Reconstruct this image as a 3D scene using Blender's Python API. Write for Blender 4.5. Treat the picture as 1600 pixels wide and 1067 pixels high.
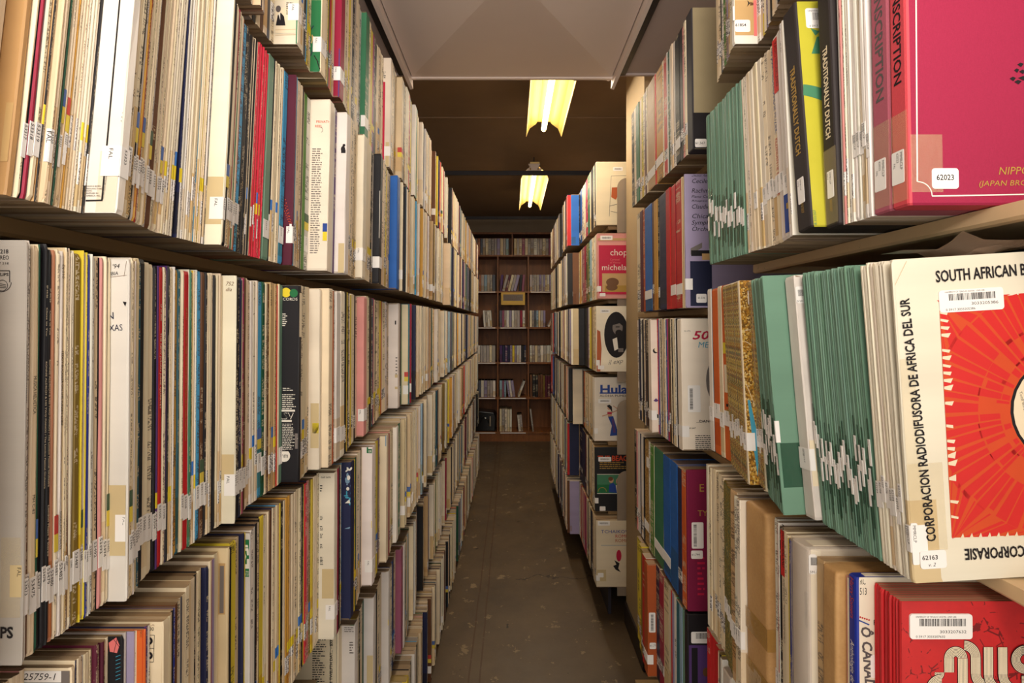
import bpy, math, random
from mathutils import Matrix, Vector
R = math.radians
rng = random.Random(7)
for o in list(bpy.data.objects):
    bpy.data.objects.remove(o)
scene = bpy.context.scene
COL = scene.collection

# ------------------------------------------------------------------ camera, world, lights, exposure
CH = 1.42                                   # camera height
FPX = 800.0                                 # focal length in pixels of the 1600 wide frame
VX, VY = 800.0, 505.0                       # vanishing point of the aisle
cd = bpy.data.cameras.new('camera')
cam = bpy.data.objects.new('camera', cd); COL.objects.link(cam)
cam.location = (0, 0, CH); cam.rotation_euler = (R(90), 0, 0)
cd.sensor_width = 36; cd.lens = 36 * FPX / 1600
cd.shift_y = -(533.5 - VY) / 1600; cd.clip_start = .02
scene.camera = cam
w = bpy.data.worlds.new('world'); scene.world = w; w.use_nodes = True
bgn = w.node_tree.nodes['Background']
bgn.inputs[0].default_value = (1, .93, .84, 1); bgn.inputs[1].default_value = 1.9
scene.view_settings.view_transform = 'Standard'; scene.view_settings.look = 'None'
scene.view_settings.gamma = 1; scene.view_settings.use_curve_mapping = False
scene.view_settings.exposure = 0.06
LAMP_COL = (1, .86, .66)
def area(name, loc, rot, sx, sy, e, col=LAMP_COL):
    l = bpy.data.lights.new(name, 'AREA'); l.shape = 'RECTANGLE'; l.size = sx; l.size_y = sy
    l.energy = e; l.color = col
    o = bpy.data.objects.new(name, l); COL.objects.link(o); o.location = loc; o.rotation_euler = rot
    return o
# the lamp over the aisle just behind the camera
area('aisle_lamp_light', (0, -.9, 2.42), (R(40), 0, 0), .5, 1.1, 15, (1, .92, .79))
# unseen fill light added behind the camera, aimed up to brighten the ducts
area('bounce_fill_light', (0, -.45, 1.8), (R(150), 0, 0), .5, .5, 22, (1, .92, .84))

# ------------------------------------------------------------------ colours
def lin(c):
    def f(x):
        x /= 255
        return x / 12.92 if x <= .04045 else ((x + .055) / 1.055) ** 2.4
    return tuple(f(x) for x in c)
PAL = {
 'c': ('cream', (230, 213, 182)), 'i': ('ivory', (230, 219, 198)), 'w': ('white', (224, 217, 208)),
 'b': ('buff', (216, 194, 156)), 't': ('tan', (196, 163, 118)), 'K': ('kraft brown', (190, 148, 96)),
 'ochre': ('ochre', (212, 158, 66)), 'yellow': ('yellow', (228, 204, 60)), 'orange': ('orange', (212, 100, 40)),
 'salmon': ('salmon', (196, 134, 100)), 'red': ('red', (196, 34, 38)), 'crimson': ('crimson', (150, 24, 58)),
 'rose': ('rose red', (208, 44, 66)), 'maroon': ('maroon', (88, 26, 48)), 'pink': ('pink', (222, 150, 146)),
 'magenta': ('magenta', (176, 56, 112)), 'lilac': ('lilac', (152, 140, 172)), 'purple': ('purple', (82, 46, 108)),
 'mauve': ('mauve', (150, 84, 108)), 'navy': ('navy', (34, 38, 72)), 'blue': ('blue', (34, 98, 180)),
 'royal': ('royal blue', (36, 50, 140)), 'sky': ('sky blue', (76, 166, 216)), 'pale': ('pale blue', (150, 178, 196)),
 'teal': ('teal', (44, 98, 112)), 'green': ('green', (58, 118, 86)), 'sage': ('sage green', (106, 140, 120)),
 'forest': ('forest green', (24, 80, 58)), 'lime': ('leaf green', (84, 130, 56)), 'olive': ('olive', (132, 108, 44)), 'brown': ('brown', (104, 66, 42)),
 'slate': ('slate', (88, 92, 108)), 'grey': ('grey', (176, 166, 160)), 'k': ('black', (28, 27, 31)),
 'rust': ('rust', (176, 84, 40)),
}
COLN = {k: v[0] for k, v in PAL.items()}
COLV = {k: lin(v[1]) for k, v in PAL.items()}
RAND = ['c'] * 24 + ['i'] * 13 + ['w'] * 13 + ['b'] * 8 + ['t'] * 4 + ['k'] * 9 + ['navy'] * 6 + ['brown'] * 4 + ['grey'] * 4 + ['slate'] * 3 + ['red'] + \
       ['crimson', 'maroon', 'ochre', 'yellow', 'pink', 'lilac', 'purple', 'sky', 'pale', 'teal', 'green', 'forest', 'olive', 'slate', 'grey', 'grey']
RANDR = ['c'] * 14 + ['i'] * 8 + ['w'] * 8 + ['b'] * 7 + ['t'] * 4 + ['k'] * 20 + ['navy'] * 13 + ['brown'] * 4 + ['red'] * 2 + \
       ['crimson', 'maroon', 'maroon', 'ochre', 'yellow', 'lilac', 'purple', 'blue', 'pale', 'teal', 'green', 'forest', 'olive', 'slate', 'grey', 'grey']

# ------------------------------------------------------------------ materials
MATS = {}
class NT:
    """tiny helper for node expressions"""
    def __init__(s, name):
        s.m = bpy.data.materials.new(name); s.m.use_nodes = True
        s.t = s.m.node_tree; s.n = s.t.nodes; s.l = s.t.links
        s.b = s.n['Principled BSDF']
    def new(s, typ, **kw):
        n = s.n.new(typ)
        for k, v in kw.items(): setattr(n, k, v)
        return n
    def put(s, sock, v):
        if isinstance(v, bpy.types.NodeSocket): s.l.new(v, sock)
        elif v is not None: sock.default_value = v
    def m_(s, op, a, b=None, c=None):
        n = s.new('ShaderNodeMath', operation=op)
        s.put(n.inputs[0], a); s.put(n.inputs[1], b)
        if c is not None: s.put(n.inputs[2], c)
        return n.outputs[0]
    def mul(s, a, b): return s.m_('MULTIPLY', a, b)
    def add(s, a, b): return s.m_('ADD', a, b)
    def gt(s, a, b): return s.m_('GREATER_THAN', a, b)
    def lt(s, a, b): return s.m_('LESS_THAN', a, b)
    def mix(s, f, a, b, blend='MIX'):
        n = s.new('ShaderNodeMix', data_type='RGBA', blend_type=blend)
        s.put(n.inputs[0], f)
        for k, v in ((6, a), (7, b)):
            if isinstance(v, tuple) and len(v) == 3: v = v + (1,)
            s.put(n.inputs[k], v)
        return n.outputs[2]
    def xyz(s, x, y, z):
        n = s.new('ShaderNodeCombineXYZ'); s.put(n.inputs[0], x); s.put(n.inputs[1], y); s.put(n.inputs[2], z)
        return n.outputs[0]
    def noise(s, vec, scale=1.0, detail=2.0, rough=.5, dim='3D'):
        n = s.new('ShaderNodeTexNoise', noise_dimensions=dim)
        if vec is not None: s.put(n.inputs['Vector'], vec)
        n.inputs['Scale'].default_value = scale; n.inputs['Detail'].default_value = detail; n.inputs['Roughness'].default_value = rough
        return n.outputs['Fac']
    def attr(s, name):
        return s.new('ShaderNodeAttribute', attribute_name=name)
    def sep(s, v):
        n = s.new('ShaderNodeSeparateXYZ'); s.put(n.inputs[0], v); return n.outputs
    def objco(s): return s.new('ShaderNodeTexCoord').outputs['Object']
    def bump(s, h, strength=.3, dist=.001):
        n = s.new('ShaderNodeBump'); s.put(n.inputs['Height'], h); n.inputs['Strength'].default_value = strength
        n.inputs['Distance'].default_value = dist; s.l.new(n.outputs[0], s.b.inputs['Normal'])
    def done(s, col=None, rough=.6, spec=.35, metal=0):
        if isinstance(col, tuple) and len(col) == 3: col = col + (1,)
        if col is not None: s.put(s.b.inputs['Base Color'], col)
        s.put(s.b.inputs['Roughness'], rough); s.b.inputs['Specular IOR Level'].default_value = spec
        s.b.inputs['Metallic'].default_value = metal
        return s.m

def card_material():
    """printed cardboard: colour from Col; aux = seed, face type, print amount, shelf labels"""
    s = NT('printed_cardboard')
    col = s.attr('Col').outputs['Color']
    aux = s.attr('aux'); a3 = s.sep(aux.outputs['Vector'])
    seed, ft, pr = a3[0], a3[1], a3[2]; lab = aux.outputs['Alpha']
    uv = s.sep(s.new('ShaderNodeUVMap', uv_map='UVMap').outputs[0]); u, v = uv[0], uv[1]
    S = s.mul(seed, 97.0)
    spine = s.gt(ft, .75); cover = s.mul(s.gt(ft, .25), s.lt(ft, .75)); edge = s.lt(ft, .25)
    def rnd(k):
        n = s.new('ShaderNodeTexWhiteNoise', noise_dimensions='1D'); s.put(n.inputs['W'], s.add(S, k)); return n.outputs['Value']
    # paper tone
    tone = s.noise(s.xyz(s.mul(u, 1.2), s.mul(v, 14.0), S), 1, 4)
    n = s.new('ShaderNodeMapRange'); s.put(n.inputs[0], tone); n.inputs[1].default_value = .25; n.inputs[2].default_value = .75
    n.inputs[3].default_value = .86; n.inputs[4].default_value = 1.07
    g = s.new('ShaderNodeCombineColor'); [s.put(g.inputs[i], n.outputs[0]) for i in range(3)]
    c = s.mix(1.0, col, g.outputs[0], 'MULTIPLY')
    bw = s.new('ShaderNodeRGBToBW'); s.put(bw.inputs[0], col)
    light = s.gt(bw.outputs[0], .22)
    ink = s.mix(light, (.62, .52, .36), (.035, .028, .03))
    # spine print: strokes inside words inside titles
    stroke = s.gt(s.noise(s.xyz(s.add(s.mul(u, 3.4), s.mul(S, 3.1)), s.mul(v, 620.0), S), 1, 1), .5)
    word = s.gt(s.noise(s.xyz(s.mul(v, 55.0), S, 3.0), 1, 1), .46)
    title = s.gt(s.noise(s.xyz(s.mul(v, 7.0), S, 9.0), 1, 0), .47)
    line = s.lt(s.m_('ABSOLUTE', s.add(u, s.add(-.5, s.mul(s.add(rnd(1.3), -.5), .2)))), .24)
    pm = s.mul(s.mul(stroke, word), s.mul(title, line))
    pm = s.mul(s.mul(pm, spine), s.mul(s.lt(rnd(2.7), pr), .7))
    c = s.mix(pm, c, ink)
    # aged clear tape over the foot of the spine
    ttop = s.add(.035, s.mul(rnd(5.1), .07)); tbot = s.mul(rnd(6.3), .02)
    tp = s.mul(s.mul(s.lt(v, ttop), s.gt(v, tbot)), s.lt(rnd(7.7), .62))
    tp = s.mul(tp, s.add(spine, s.mul(cover, s.lt(u, s.add(.012, s.mul(rnd(8.8), .02))))))
    tp = s.mul(tp, s.gt(pr, .01))
    c = s.mix(s.mul(tp, s.add(.35, s.mul(rnd(9.9), .6))), c, s.mix(1.0, c, (.80, .62, .36), 'MULTIPLY'))
    # worn folds: fibre shows
    e = s.m_('POWER', s.m_('ABSOLUTE', s.mul(s.add(u, -.5), 2.0)), 3.0)
    wn = s.noise(s.xyz(s.mul(u, 1.6), s.mul(v, 85.0), S), 1, 4, .65)
    wthr = s.add(.84, s.mul(rnd(11.1), .25))
    wm = s.mul(s.gt(s.add(wn, s.mul(e, .22)), wthr), spine)
    wm = s.mul(wm, s.gt(pr, .01))
    c = s.mix(s.mul(wm, .8), c, s.mix(s.noise(s.xyz(u, s.mul(v, 200.0), S), 1, 2), (.24, .14, .06), (.72, .58, .40)))
    # shelf labels on the distant sleeves
    lb = s.add(.022, s.mul(rnd(12.5), .03))
    lm = s.mul(s.mul(s.gt(v, lb), s.lt(v, s.add(lb, .028))), s.mul(s.gt(lab, .1), spine))
    lm = s.mul(lm, s.lt(rnd(13.5), .55))
    c = s.mix(lm, c, s.mix(s.mul(stroke, s.lt(s.m_('ABSOLUTE', s.add(u, -.5)), .3)), (.80, .77, .74), (.1, .09, .1)))
    lab7 = s.gt(lab, .7)
    dy = s.mul(s.mul(s.gt(v, .062), s.lt(v, .078)), s.mul(lab7, spine))
    db = s.mul(s.mul(s.gt(v, .078), s.lt(v, .094)), s.mul(lab7, spine))
    c = s.mix(s.mul(dy, s.lt(rnd(14.5), .22)), c, (.75, .58, .02))
    c = s.mix(s.mul(db, s.lt(rnd(15.5), .10)), c, (.03, .17, .55))
    # open edges: brown board with dust
    en = s.noise(s.xyz(s.mul(u, 7.0), s.mul(v, 160.0), S), 1, 3)
    c = s.mix(s.mul(edge, .72), c, s.mix(en, (.07, .038, .018), s.mix(rnd(21.3), (.16, .10, .05), (.56, .40, .24))))
    s.bump(s.add(wn, s.mul(en, .5)), .25, .0006)
    return s.done(c, s.add(.45, s.mul(wn, .2)), .35)
MATS['card'] = card_material()

def tint_material():
    """flat printed or dyed surface, colour from the object"""
    s = NT('tinted_paper')
    oi = s.new('ShaderNodeObjectInfo')
    n = s.noise(s.objco(), 90, 3)
    c = s.mix(s.mul(n, .25), oi.outputs['Color'], (.5, .4, .28))
    return s.done(c, .5, .35)
MATS['tint'] = tint_material()
def plain(name, rgb, rough=.55, spec=.35, metal=0, var=.12, sc=40):
    if name in MATS: return MATS[name]
    s = NT(name); c = lin(rgb)
    n = s.noise(s.objco(), sc, 3)
    MATS[name] = s.done(s.mix(s.mul(n, var * 2), c, tuple(x * .55 for x in c)), rough, spec, metal)
    return MATS[name]
INK = plain('ink', (34, 31, 34), .6, .2)
WHITEINK = plain('white_ink', (232, 226, 214), .6)
for nm, rgb in dict(red_ink=(190, 36, 34), orange_ink=(205, 74, 34), blue_ink=(38, 70, 150), gold_ink=(176, 140, 62), teal_ink=(40, 130, 150),
                    grey_ink=(120, 112, 108), green_ink=(34, 112, 66), yellow_ink=(232, 208, 50), brown_ink=(110, 74, 44), cyan_ink=(70, 160, 190),
                    pink_ink=(226, 120, 118), crimson_ink=(190, 26, 66), cream_ink=(232, 216, 186), tan_ink=(196, 160, 108), skin_ink=(206, 158, 128),
                    navy_ink=(28, 32, 62), mid_ink=(92, 84, 84), sage_ink=(70, 130, 96), purple_ink=(90, 60, 120), tape_ink=(205, 184, 140), sky_ink=(120, 150, 175), scarlet_ink=(206, 40, 38)).items():
    plain(nm, rgb, .55)
def cloth(name, rgb, sc=900):
    s = NT(name); c = lin(rgb); o = s.objco()
    v = s.sep(o)
    n = s.noise(s.xyz(s.mul(v[0], 3.0), s.mul(v[1], 1.0), s.mul(v[2], .4)), sc, 2)
    n2 = s.noise(s.xyz(s.mul(v[0], .4), s.mul(v[1], .6), s.mul(v[2], 3.0)), sc, 2)
    k = s.mul(s.add(n, n2), .5)
    s.bump(k, .35, .0006)
    MATS[name] = s.done(s.mix(k, tuple(x * .72 for x in c), tuple(min(1, x * 1.25) for x in c)), .62, .25)
cloth('rose_cloth', (152, 36, 68)); cloth('faded_cloth', (168, 88, 104)); cloth('coral_cloth', (206, 74, 84)); cloth('black_cloth', (50, 44, 44)); cloth('green_cloth', (92, 142, 112), 700)

cloth('maroon_cloth', (122, 24, 62)); cloth('blue_cloth', (36, 56, 150)); cloth('grey_buckram', (60, 58, 62))
def marbled(name, a, b, dark):
    s = NT(name); o = s.objco()
    n = s.noise(o, 30, 5, .65)
    v = s.new('ShaderNodeTexVoronoi', feature='DISTANCE_TO_EDGE'); s.put(v.inputs['Vector'], o); v.inputs['Scale'].default_value = 70
    cr = s.mul(s.lt(v.outputs['Distance'], .035), s.gt(n, .56))
    c = s.mix(n, lin(a), lin(b)); c = s.mix(s.mul(cr, .75), c, lin(dark))
    MATS[name] = s.done(c, .4, .4)
marbled('red_marble', (150, 24, 28), (214, 40, 40), (60, 12, 14))
def glitter(name, cols):
    s = NT(name); o = s.objco()
    v = s.new('ShaderNodeTexVoronoi'); s.put(v.inputs['Vector'], o); v.inputs['Scale'].default_value = 420
    r = s.sep(v.outputs['Color'])
    ramp = s.new('ShaderNodeValToRGB'); ramp.color_ramp.interpolation = 'CONSTANT'
    el = ramp.color_ramp.elements
    el[0].position = 0; el[0].color = lin(cols[0]) + (1,); el[1].position = 1 / len(cols); el[1].color = lin(cols[1]) + (1,)
    for i, c in enumerate(cols[2:], 2):
        e = el.new(i / len(cols)); e.color = lin(c) + (1,)
    s.put(ramp.inputs[0], r[0])
    big = s.noise(o, 26, 2)
    c = s.mix(s.mul(big, .7), ramp.outputs[0], lin(cols[0]))
    MATS[name] = s.done(c, .35, .5)
glitter('gold_glitter', [(160, 112, 36), (96, 66, 26), (206, 168, 74), (60, 44, 26), (178, 128, 50), (228, 206, 140)])
glitter('mixed_glitter', [(170, 140, 70), (50, 40, 40), (200, 180, 130), (90, 120, 110), (120, 50, 60), (214, 190, 90), (160, 90, 40)])
glitter('green_glitter', [(120, 110, 50), (60, 56, 36), (180, 160, 100), (70, 100, 90), (140, 110, 40)])
def kraft():
    s = NT('kraft_paper'); o = s.objco()
    n = s.noise(o, 12, 5, .6); f = s.noise(o, 260, 2)
    s.bump(n, .5, .004)
    MATS['kraft'] = s.done(s.mix(s.add(s.mul(n, .7), s.mul(f, .3)), lin((150, 106, 58)), lin((214, 172, 116))), .6, .35)
kraft()
def steel(name, rgb, rough=.42):
    s = NT(name); o = s.objco(); c = lin(rgb)
    n = s.noise(o, 9, 5, .6); d = s.noise(o, 130, 2)
    chip = s.gt(s.noise(o, 60, 3, .7), .72)
    k = s.mix(n, tuple(x * .75 for x in c), tuple(min(1, x * 1.15) for x in c))
    k = s.mix(s.mul(chip, .5), k, (.08, .05, .03))
    MATS[name] = s.done(k, s.add(rough, s.mul(d, .12)), .45)
steel('olive_steel', (150, 120, 80)); steel('lit_steel', (214, 184, 142)); steel('tan_steel', (150, 134, 116)); steel('dark_steel', (40, 38, 48))  # the second, paler steel carries the near light in its colour
def concrete():
    s = NT('stained_concrete'); o = s.objco(); v = s.sep(o)
    n = s.noise(o, 3.2, 8, .62); n2 = s.noise(o, 11, 6, .7); f = s.noise(o, 160, 2)
    c = s.mix(n, lin((56, 45, 36)), lin((106, 86, 62)))
    c = s.mix(s.mul(s.gt(n2, .62), .42), c, lin((160, 138, 104)))
    c = s.mix(s.mul(s.gt(s.noise(s.xyz(s.mul(v[0], 1.0), s.mul(v[1], 1.0), 7.0), 16, 3, .6), .70), .85), c, lin((26, 20, 17)))
    wig = s.mul(s.add(s.noise(s.xyz(0.0, v[1], 0.0), 3, 3), -.5), .012)
    x = s.add(v[0], wig)
    for x0 in (.128, .172):
        ln = s.lt(s.m_('ABSOLUTE', s.add(x, x0)), .0035)
        c = s.mix(s.mul(ln, s.mul(s.gt(n2, .36), .7)), c, lin((70, 42, 22)))
    # a crack across the slab
    ck = s.lt(s.m_('ABSOLUTE', s.add(s.add(v[1], -2.86), s.mul(s.add(s.noise(o, 6, 4), -.5), .25))), .004)
    c = s.mix(s.mul(s.mul(ck, s.gt(v[0], .02)), .7), c, lin((30, 22, 18)))
    s.bump(s.add(n2, f), .12, .002)
    MATS['concrete'] = s.done(c, s.add(.3, s.mul(n2, .3)), .4)
concrete()
def wood():
    s = NT('stained_wood'); o = s.objco(); v = s.sep(o)
    n = s.noise(s.xyz(s.mul(v[0], 26.0), s.mul(v[1], 6.0), s.mul(v[2], 2.0)), 1, 5, .6)
    n2 = s.noise(o, 3, 4)
    c = s.mix(n, lin((92, 54, 28)), lin((158, 100, 56)))
    c = s.mix(s.mul(s.gt(n2, .58), .3), c, lin((90, 44, 32)))
    MATS['wood'] = s.done(c, .5, .35)
wood()
def painted(name, rgb, var=.15, sc=5, rough=.7):
    s = NT(name); o = s.objco(); c = lin(rgb)
    n = s.noise(o, sc, 6, .65); f = s.noise(o, 220, 2)
    s.bump(f, .15, .001)
    MATS[name] = s.done(s.mix(n, tuple(x * (1 - var) for x in c), tuple(min(1, x * (1 + var)) for x in c)), rough, .25)
painted('brown_ceiling', (150, 126, 102)); painted('duct_metal', (224, 208, 198), .06, 2, .55); painted('wall_paint', (150, 132, 110)); painted('column_paint', (158, 136, 104), .1)
painted('rubber_base', (44, 36, 34), .2, 9, .4); painted('reflector_paint', (250, 224, 150), .03, 3, .35); painted('side_panel_paint', (188, 172, 166), .06, 3)
def glow(name, col, e):
    s = NT(name); s.b.inputs['Emission Color'].default_value = col + (1,); s.b.inputs['Emission Strength'].default_value = e
    MATS[name] = s.done((.9, .85, .7), .4)
glow('lit_tube', (1, .80, .40), 9.0)
def film(name, rgb, alpha):
    s = NT(name); o = s.objco()
    n = s.noise(o, 24, 5, .65); s.bump(n, .8, .004)
    s.done(lin(rgb), .18, .6)
    s.b.inputs['Alpha'].default_value = alpha
    MATS[name] = s.m
film('clear_film', (226, 214, 200), .34); film('grey_film', (168, 140, 116), .45); film('yellow_tape', (182, 140, 70), .62); film('clear_tape', (226, 206, 160), .22)

# ------------------------------------------------------------------ mesh builder
class MB:
    def __init__(s): s.v = []; s.f = []; s.m = []; s.mats = []; s.uv = None; s.col = None
    def mi(s, mat):
        mat = MATS[mat] if isinstance(mat, str) else mat
        if mat not in s.mats: s.mats.append(mat)
        return s.mats.index(mat)
    def add(s, vs, fs, mat):
        k = len(s.v); s.v += [tuple(v) for v in vs]; j = s.mi(mat)
        for f in fs: s.f.append(tuple(i + k for i in f)); s.m.append(j)
    def box(s, x0, y0, z0, x1, y1, z1, mat):
        s.add([(x0, y0, z0), (x1, y0, z0), (x1, y1, z0), (x0, y1, z0), (x0, y0, z1), (x1, y0, z1), (x1, y1, z1), (x0, y1, z1)],
              [(3, 2, 1, 0), (4, 5, 6, 7), (0, 1, 5, 4), (1, 2, 6, 5), (2, 3, 7, 6), (3, 0, 4, 7)], mat)
    def prism(s, pts, axis, a, b, mat):
        """closed outline extruded along an axis (0, 1 or 2)"""
        def at(p, q): l = list(p); l.insert(axis, q); return tuple(l)
        n = len(pts); vs = [at(p, a) for p in pts] + [at(p, b) for p in pts]
        s.add(vs, [tuple(range(n))[::-1], tuple(range(n, 2 * n))] + [(i, (i + 1) % n, n + (i + 1) % n, n + i) for i in range(n)], mat)
    def cyl(s, p0, p1, r, mat, n=12):
        p0, p1 = Vector(p0), Vector(p1); d = (p1 - p0).normalized(); u = d.orthogonal().normalized(); w_ = d.cross(u)
        ring = [(math.cos(2 * math.pi * i / n) * u + math.sin(2 * math.pi * i / n) * w_) * r for i in range(n)]
        s.add([p0 + q for q in ring] + [p1 + q for q in ring], [(i, (i + 1) % n, n + (i + 1) % n, n + i) for i in range(n)] + [tuple(range(n))[::-1], tuple(range(n, 2 * n))], mat)
    def build(s, name, parent=None, smooth=False):
        me = bpy.data.meshes.new(name); me.from_pydata(s.v, [], s.f)
        for m in s.mats: me.materials.append(m)
        me.polygons.foreach_set('material_index', s.m)
        if s.uv is not None:
            l = me.uv_layers.new(name='UVMap'); l.data.foreach_set('uv', s.uv)
            a = me.attributes.new('Col', 'FLOAT_COLOR', 'FACE'); a.data.foreach_set('color', s.col)
            a = me.attributes.new('aux', 'FLOAT_COLOR', 'FACE'); a.data.foreach_set('color', s.aux)
        if smooth: me.polygons.foreach_set('use_smooth', [True] * len(me.polygons))
        me.update()
        o = bpy.data.objects.new(name, me); COL.objects.link(o)
        if parent: o.parent = parent
        return o
def tag(o, label=None, cat=None, group=None, kind=None):
    if label: o['label'] = label
    if cat: o['category'] = cat
    if group: o['group'] = group
    if kind: o['kind'] = kind
    return o
def empty(name, loc, rz=0):
    o = bpy.data.objects.new(name, None); COL.objects.link(o); o.location = loc; o.rotation_euler = (0, 0, rz); o.empty_display_size = .05
    return o
def finish(o, seg=2, width=.002):
    b = o.modifiers.new('edge', 'BEVEL'); b.width = width; b.segments = seg; b.limit_method = 'ANGLE'
    return o

# ------------------------------------------------------------------ lettering
_T = {}
def text_data(s, shear=0.0, bold=0.0):
    k = (s, shear, bold)
    if k not in _T:
        cu = bpy.data.curves.new('t', 'FONT'); cu.body = s; cu.size = 1.0; cu.resolution_u = 2; cu.shear = shear; cu.offset = bold
        ob = bpy.data.objects.new('t', cu); COL.objects.link(ob)
        dg = bpy.context.evaluated_depsgraph_get(); me = ob.evaluated_get(dg).to_mesh()
        vs = [tuple(v.co[:2]) for v in me.vertices]; fs = [tuple(p.vertices) for p in me.polygons]
        ob.evaluated_get(dg).to_mesh_clear(); bpy.data.objects.remove(ob); bpy.data.curves.remove(cu)
        h = .70; wd = max([v[0] for v in vs] or [1]) / h
        _T[k] = ([(x / h, y / h) for x, y in vs], fs, wd)
    return _T[k]
class Plane:
    def __init__(s, o, r, u):
        s.o = Vector(o); s.r = Vector(r); s.u = Vector(u); s.n = s.r.cross(s.u)
    def pt(s, p, q, e=0): return s.o + s.r * p + s.u * q + s.n * e
def put_text(mb, pl, s, p, q, h, mat, rot=0, sx=1.0, shear=0.0, bold=0.0, fit=None, e=.0004, clip=None):
    vs, fs, wd = text_data(s, shear, bold)
    if fit: sx = fit / (wd * h)
    c_, s_ = math.cos(R(rot)), math.sin(R(rot))
    P = [(p + (x * h * sx) * c_ - y * h * s_, q + (x * h * sx) * s_ + y * h * c_) for x, y in vs]
    if clip:
        fs = [f for f in fs if all(clip[0] <= P[i][0] <= clip[1] and (len(clip) < 4 or clip[2] <= P[i][1] <= clip[3]) for i in f)]
    mb.add([pl.pt(a, b, e) for a, b in P], fs, mat)
def put_rect(mb, pl, p0, q0, p1, q1, mat, e=.0003):
    mb.add([pl.pt(p0, q0, e), pl.pt(p1, q0, e), pl.pt(p1, q1, e), pl.pt(p0, q1, e)], [(0, 1, 2, 3)], mat)
def put_poly(mb, pl, pts, mat, e=.0003):
    mb.add([pl.pt(a, b, e) for a, b in pts], [tuple(range(len(pts)))], mat)
def disc(cx, cy, r, n=28, ry=None, a0=0, a1=360):
    ry = ry or r
    return [(cx + r * math.cos(R(a0 + (a1 - a0) * i / n)), cy + ry * math.sin(R(a0 + (a1 - a0) * i / n))) for i in range(n if a1 - a0 == 360 else n + 1)]
def put_ring(mb, pl, cx, cy, r0, r1, mat, n=28, a0=0, a1=360, e=.0005, ky=1.0):
    k = n if a1 - a0 == 360 else n + 1
    I = [(cx + r0 * math.cos(R(a0 + (a1 - a0) * i / n)), cy + ky * r0 * math.sin(R(a0 + (a1 - a0) * i / n))) for i in range(k)]
    O = [(cx + r1 * math.cos(R(a0 + (a1 - a0) * i / n)), cy + ky * r1 * math.sin(R(a0 + (a1 - a0) * i / n))) for i in range(k)]
    mb.add([pl.pt(*p, e) for p in I + O], [(i, k + i, k + (i + 1) % k, (i + 1) % k) for i in range(n)], mat)
def put_barcode(mb, pl, p0, q0, p1, q1, mat=INK, n=44, seed=1, e=.0006, vertical=False):
    g = random.Random(seed); ws = [g.choice((1, 1, 2, 3)) for _ in range(2 * n)]; tot = sum(ws); x = 0
    for i, k in enumerate(ws):
        if i % 2 == 0:
            if vertical: put_rect(mb, pl, p0, q0 + (q1 - q0) * x / tot, p1, q0 + (q1 - q0) * (x + k) / tot, mat, e)
            else: put_rect(mb, pl, p0 + (p1 - p0) * x / tot, q0, p0 + (p1 - p0) * (x + k) / tot, q1, mat, e)
        x += k
def put_lines(mb, pl, p0, p1, q_top, q_bot, step, mat, seed=3, e=.0004, h=.4, ragged=.35):
    """small illegible print: short dashes in lines"""
    g = random.Random(seed); q = q_top
    while q > q_bot:
        x = p0; end = p1 - (p1 - p0) * ragged * g.random()
        while x < end:
            l = step * (.5 + 1.6 * g.random())
            put_rect(mb, pl, x, q - step * h, min(end, x + l), q, mat, e); x += l + step * .35
        q -= step
def rrect(p0, q0, p1, q1, r, n=4):
    out = []
    for cx, cy, a in ((p1 - r, q1 - r, 0), (p0 + r, q1 - r, 90), (p0 + r, q0 + r, 180), (p1 - r, q0 + r, 270)):
        out += [(cx + r * math.cos(R(a + 90 * i / n)), cy + r * math.sin(R(a + 90 * i / n))) for i in range(n + 1)]
    return out

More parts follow.
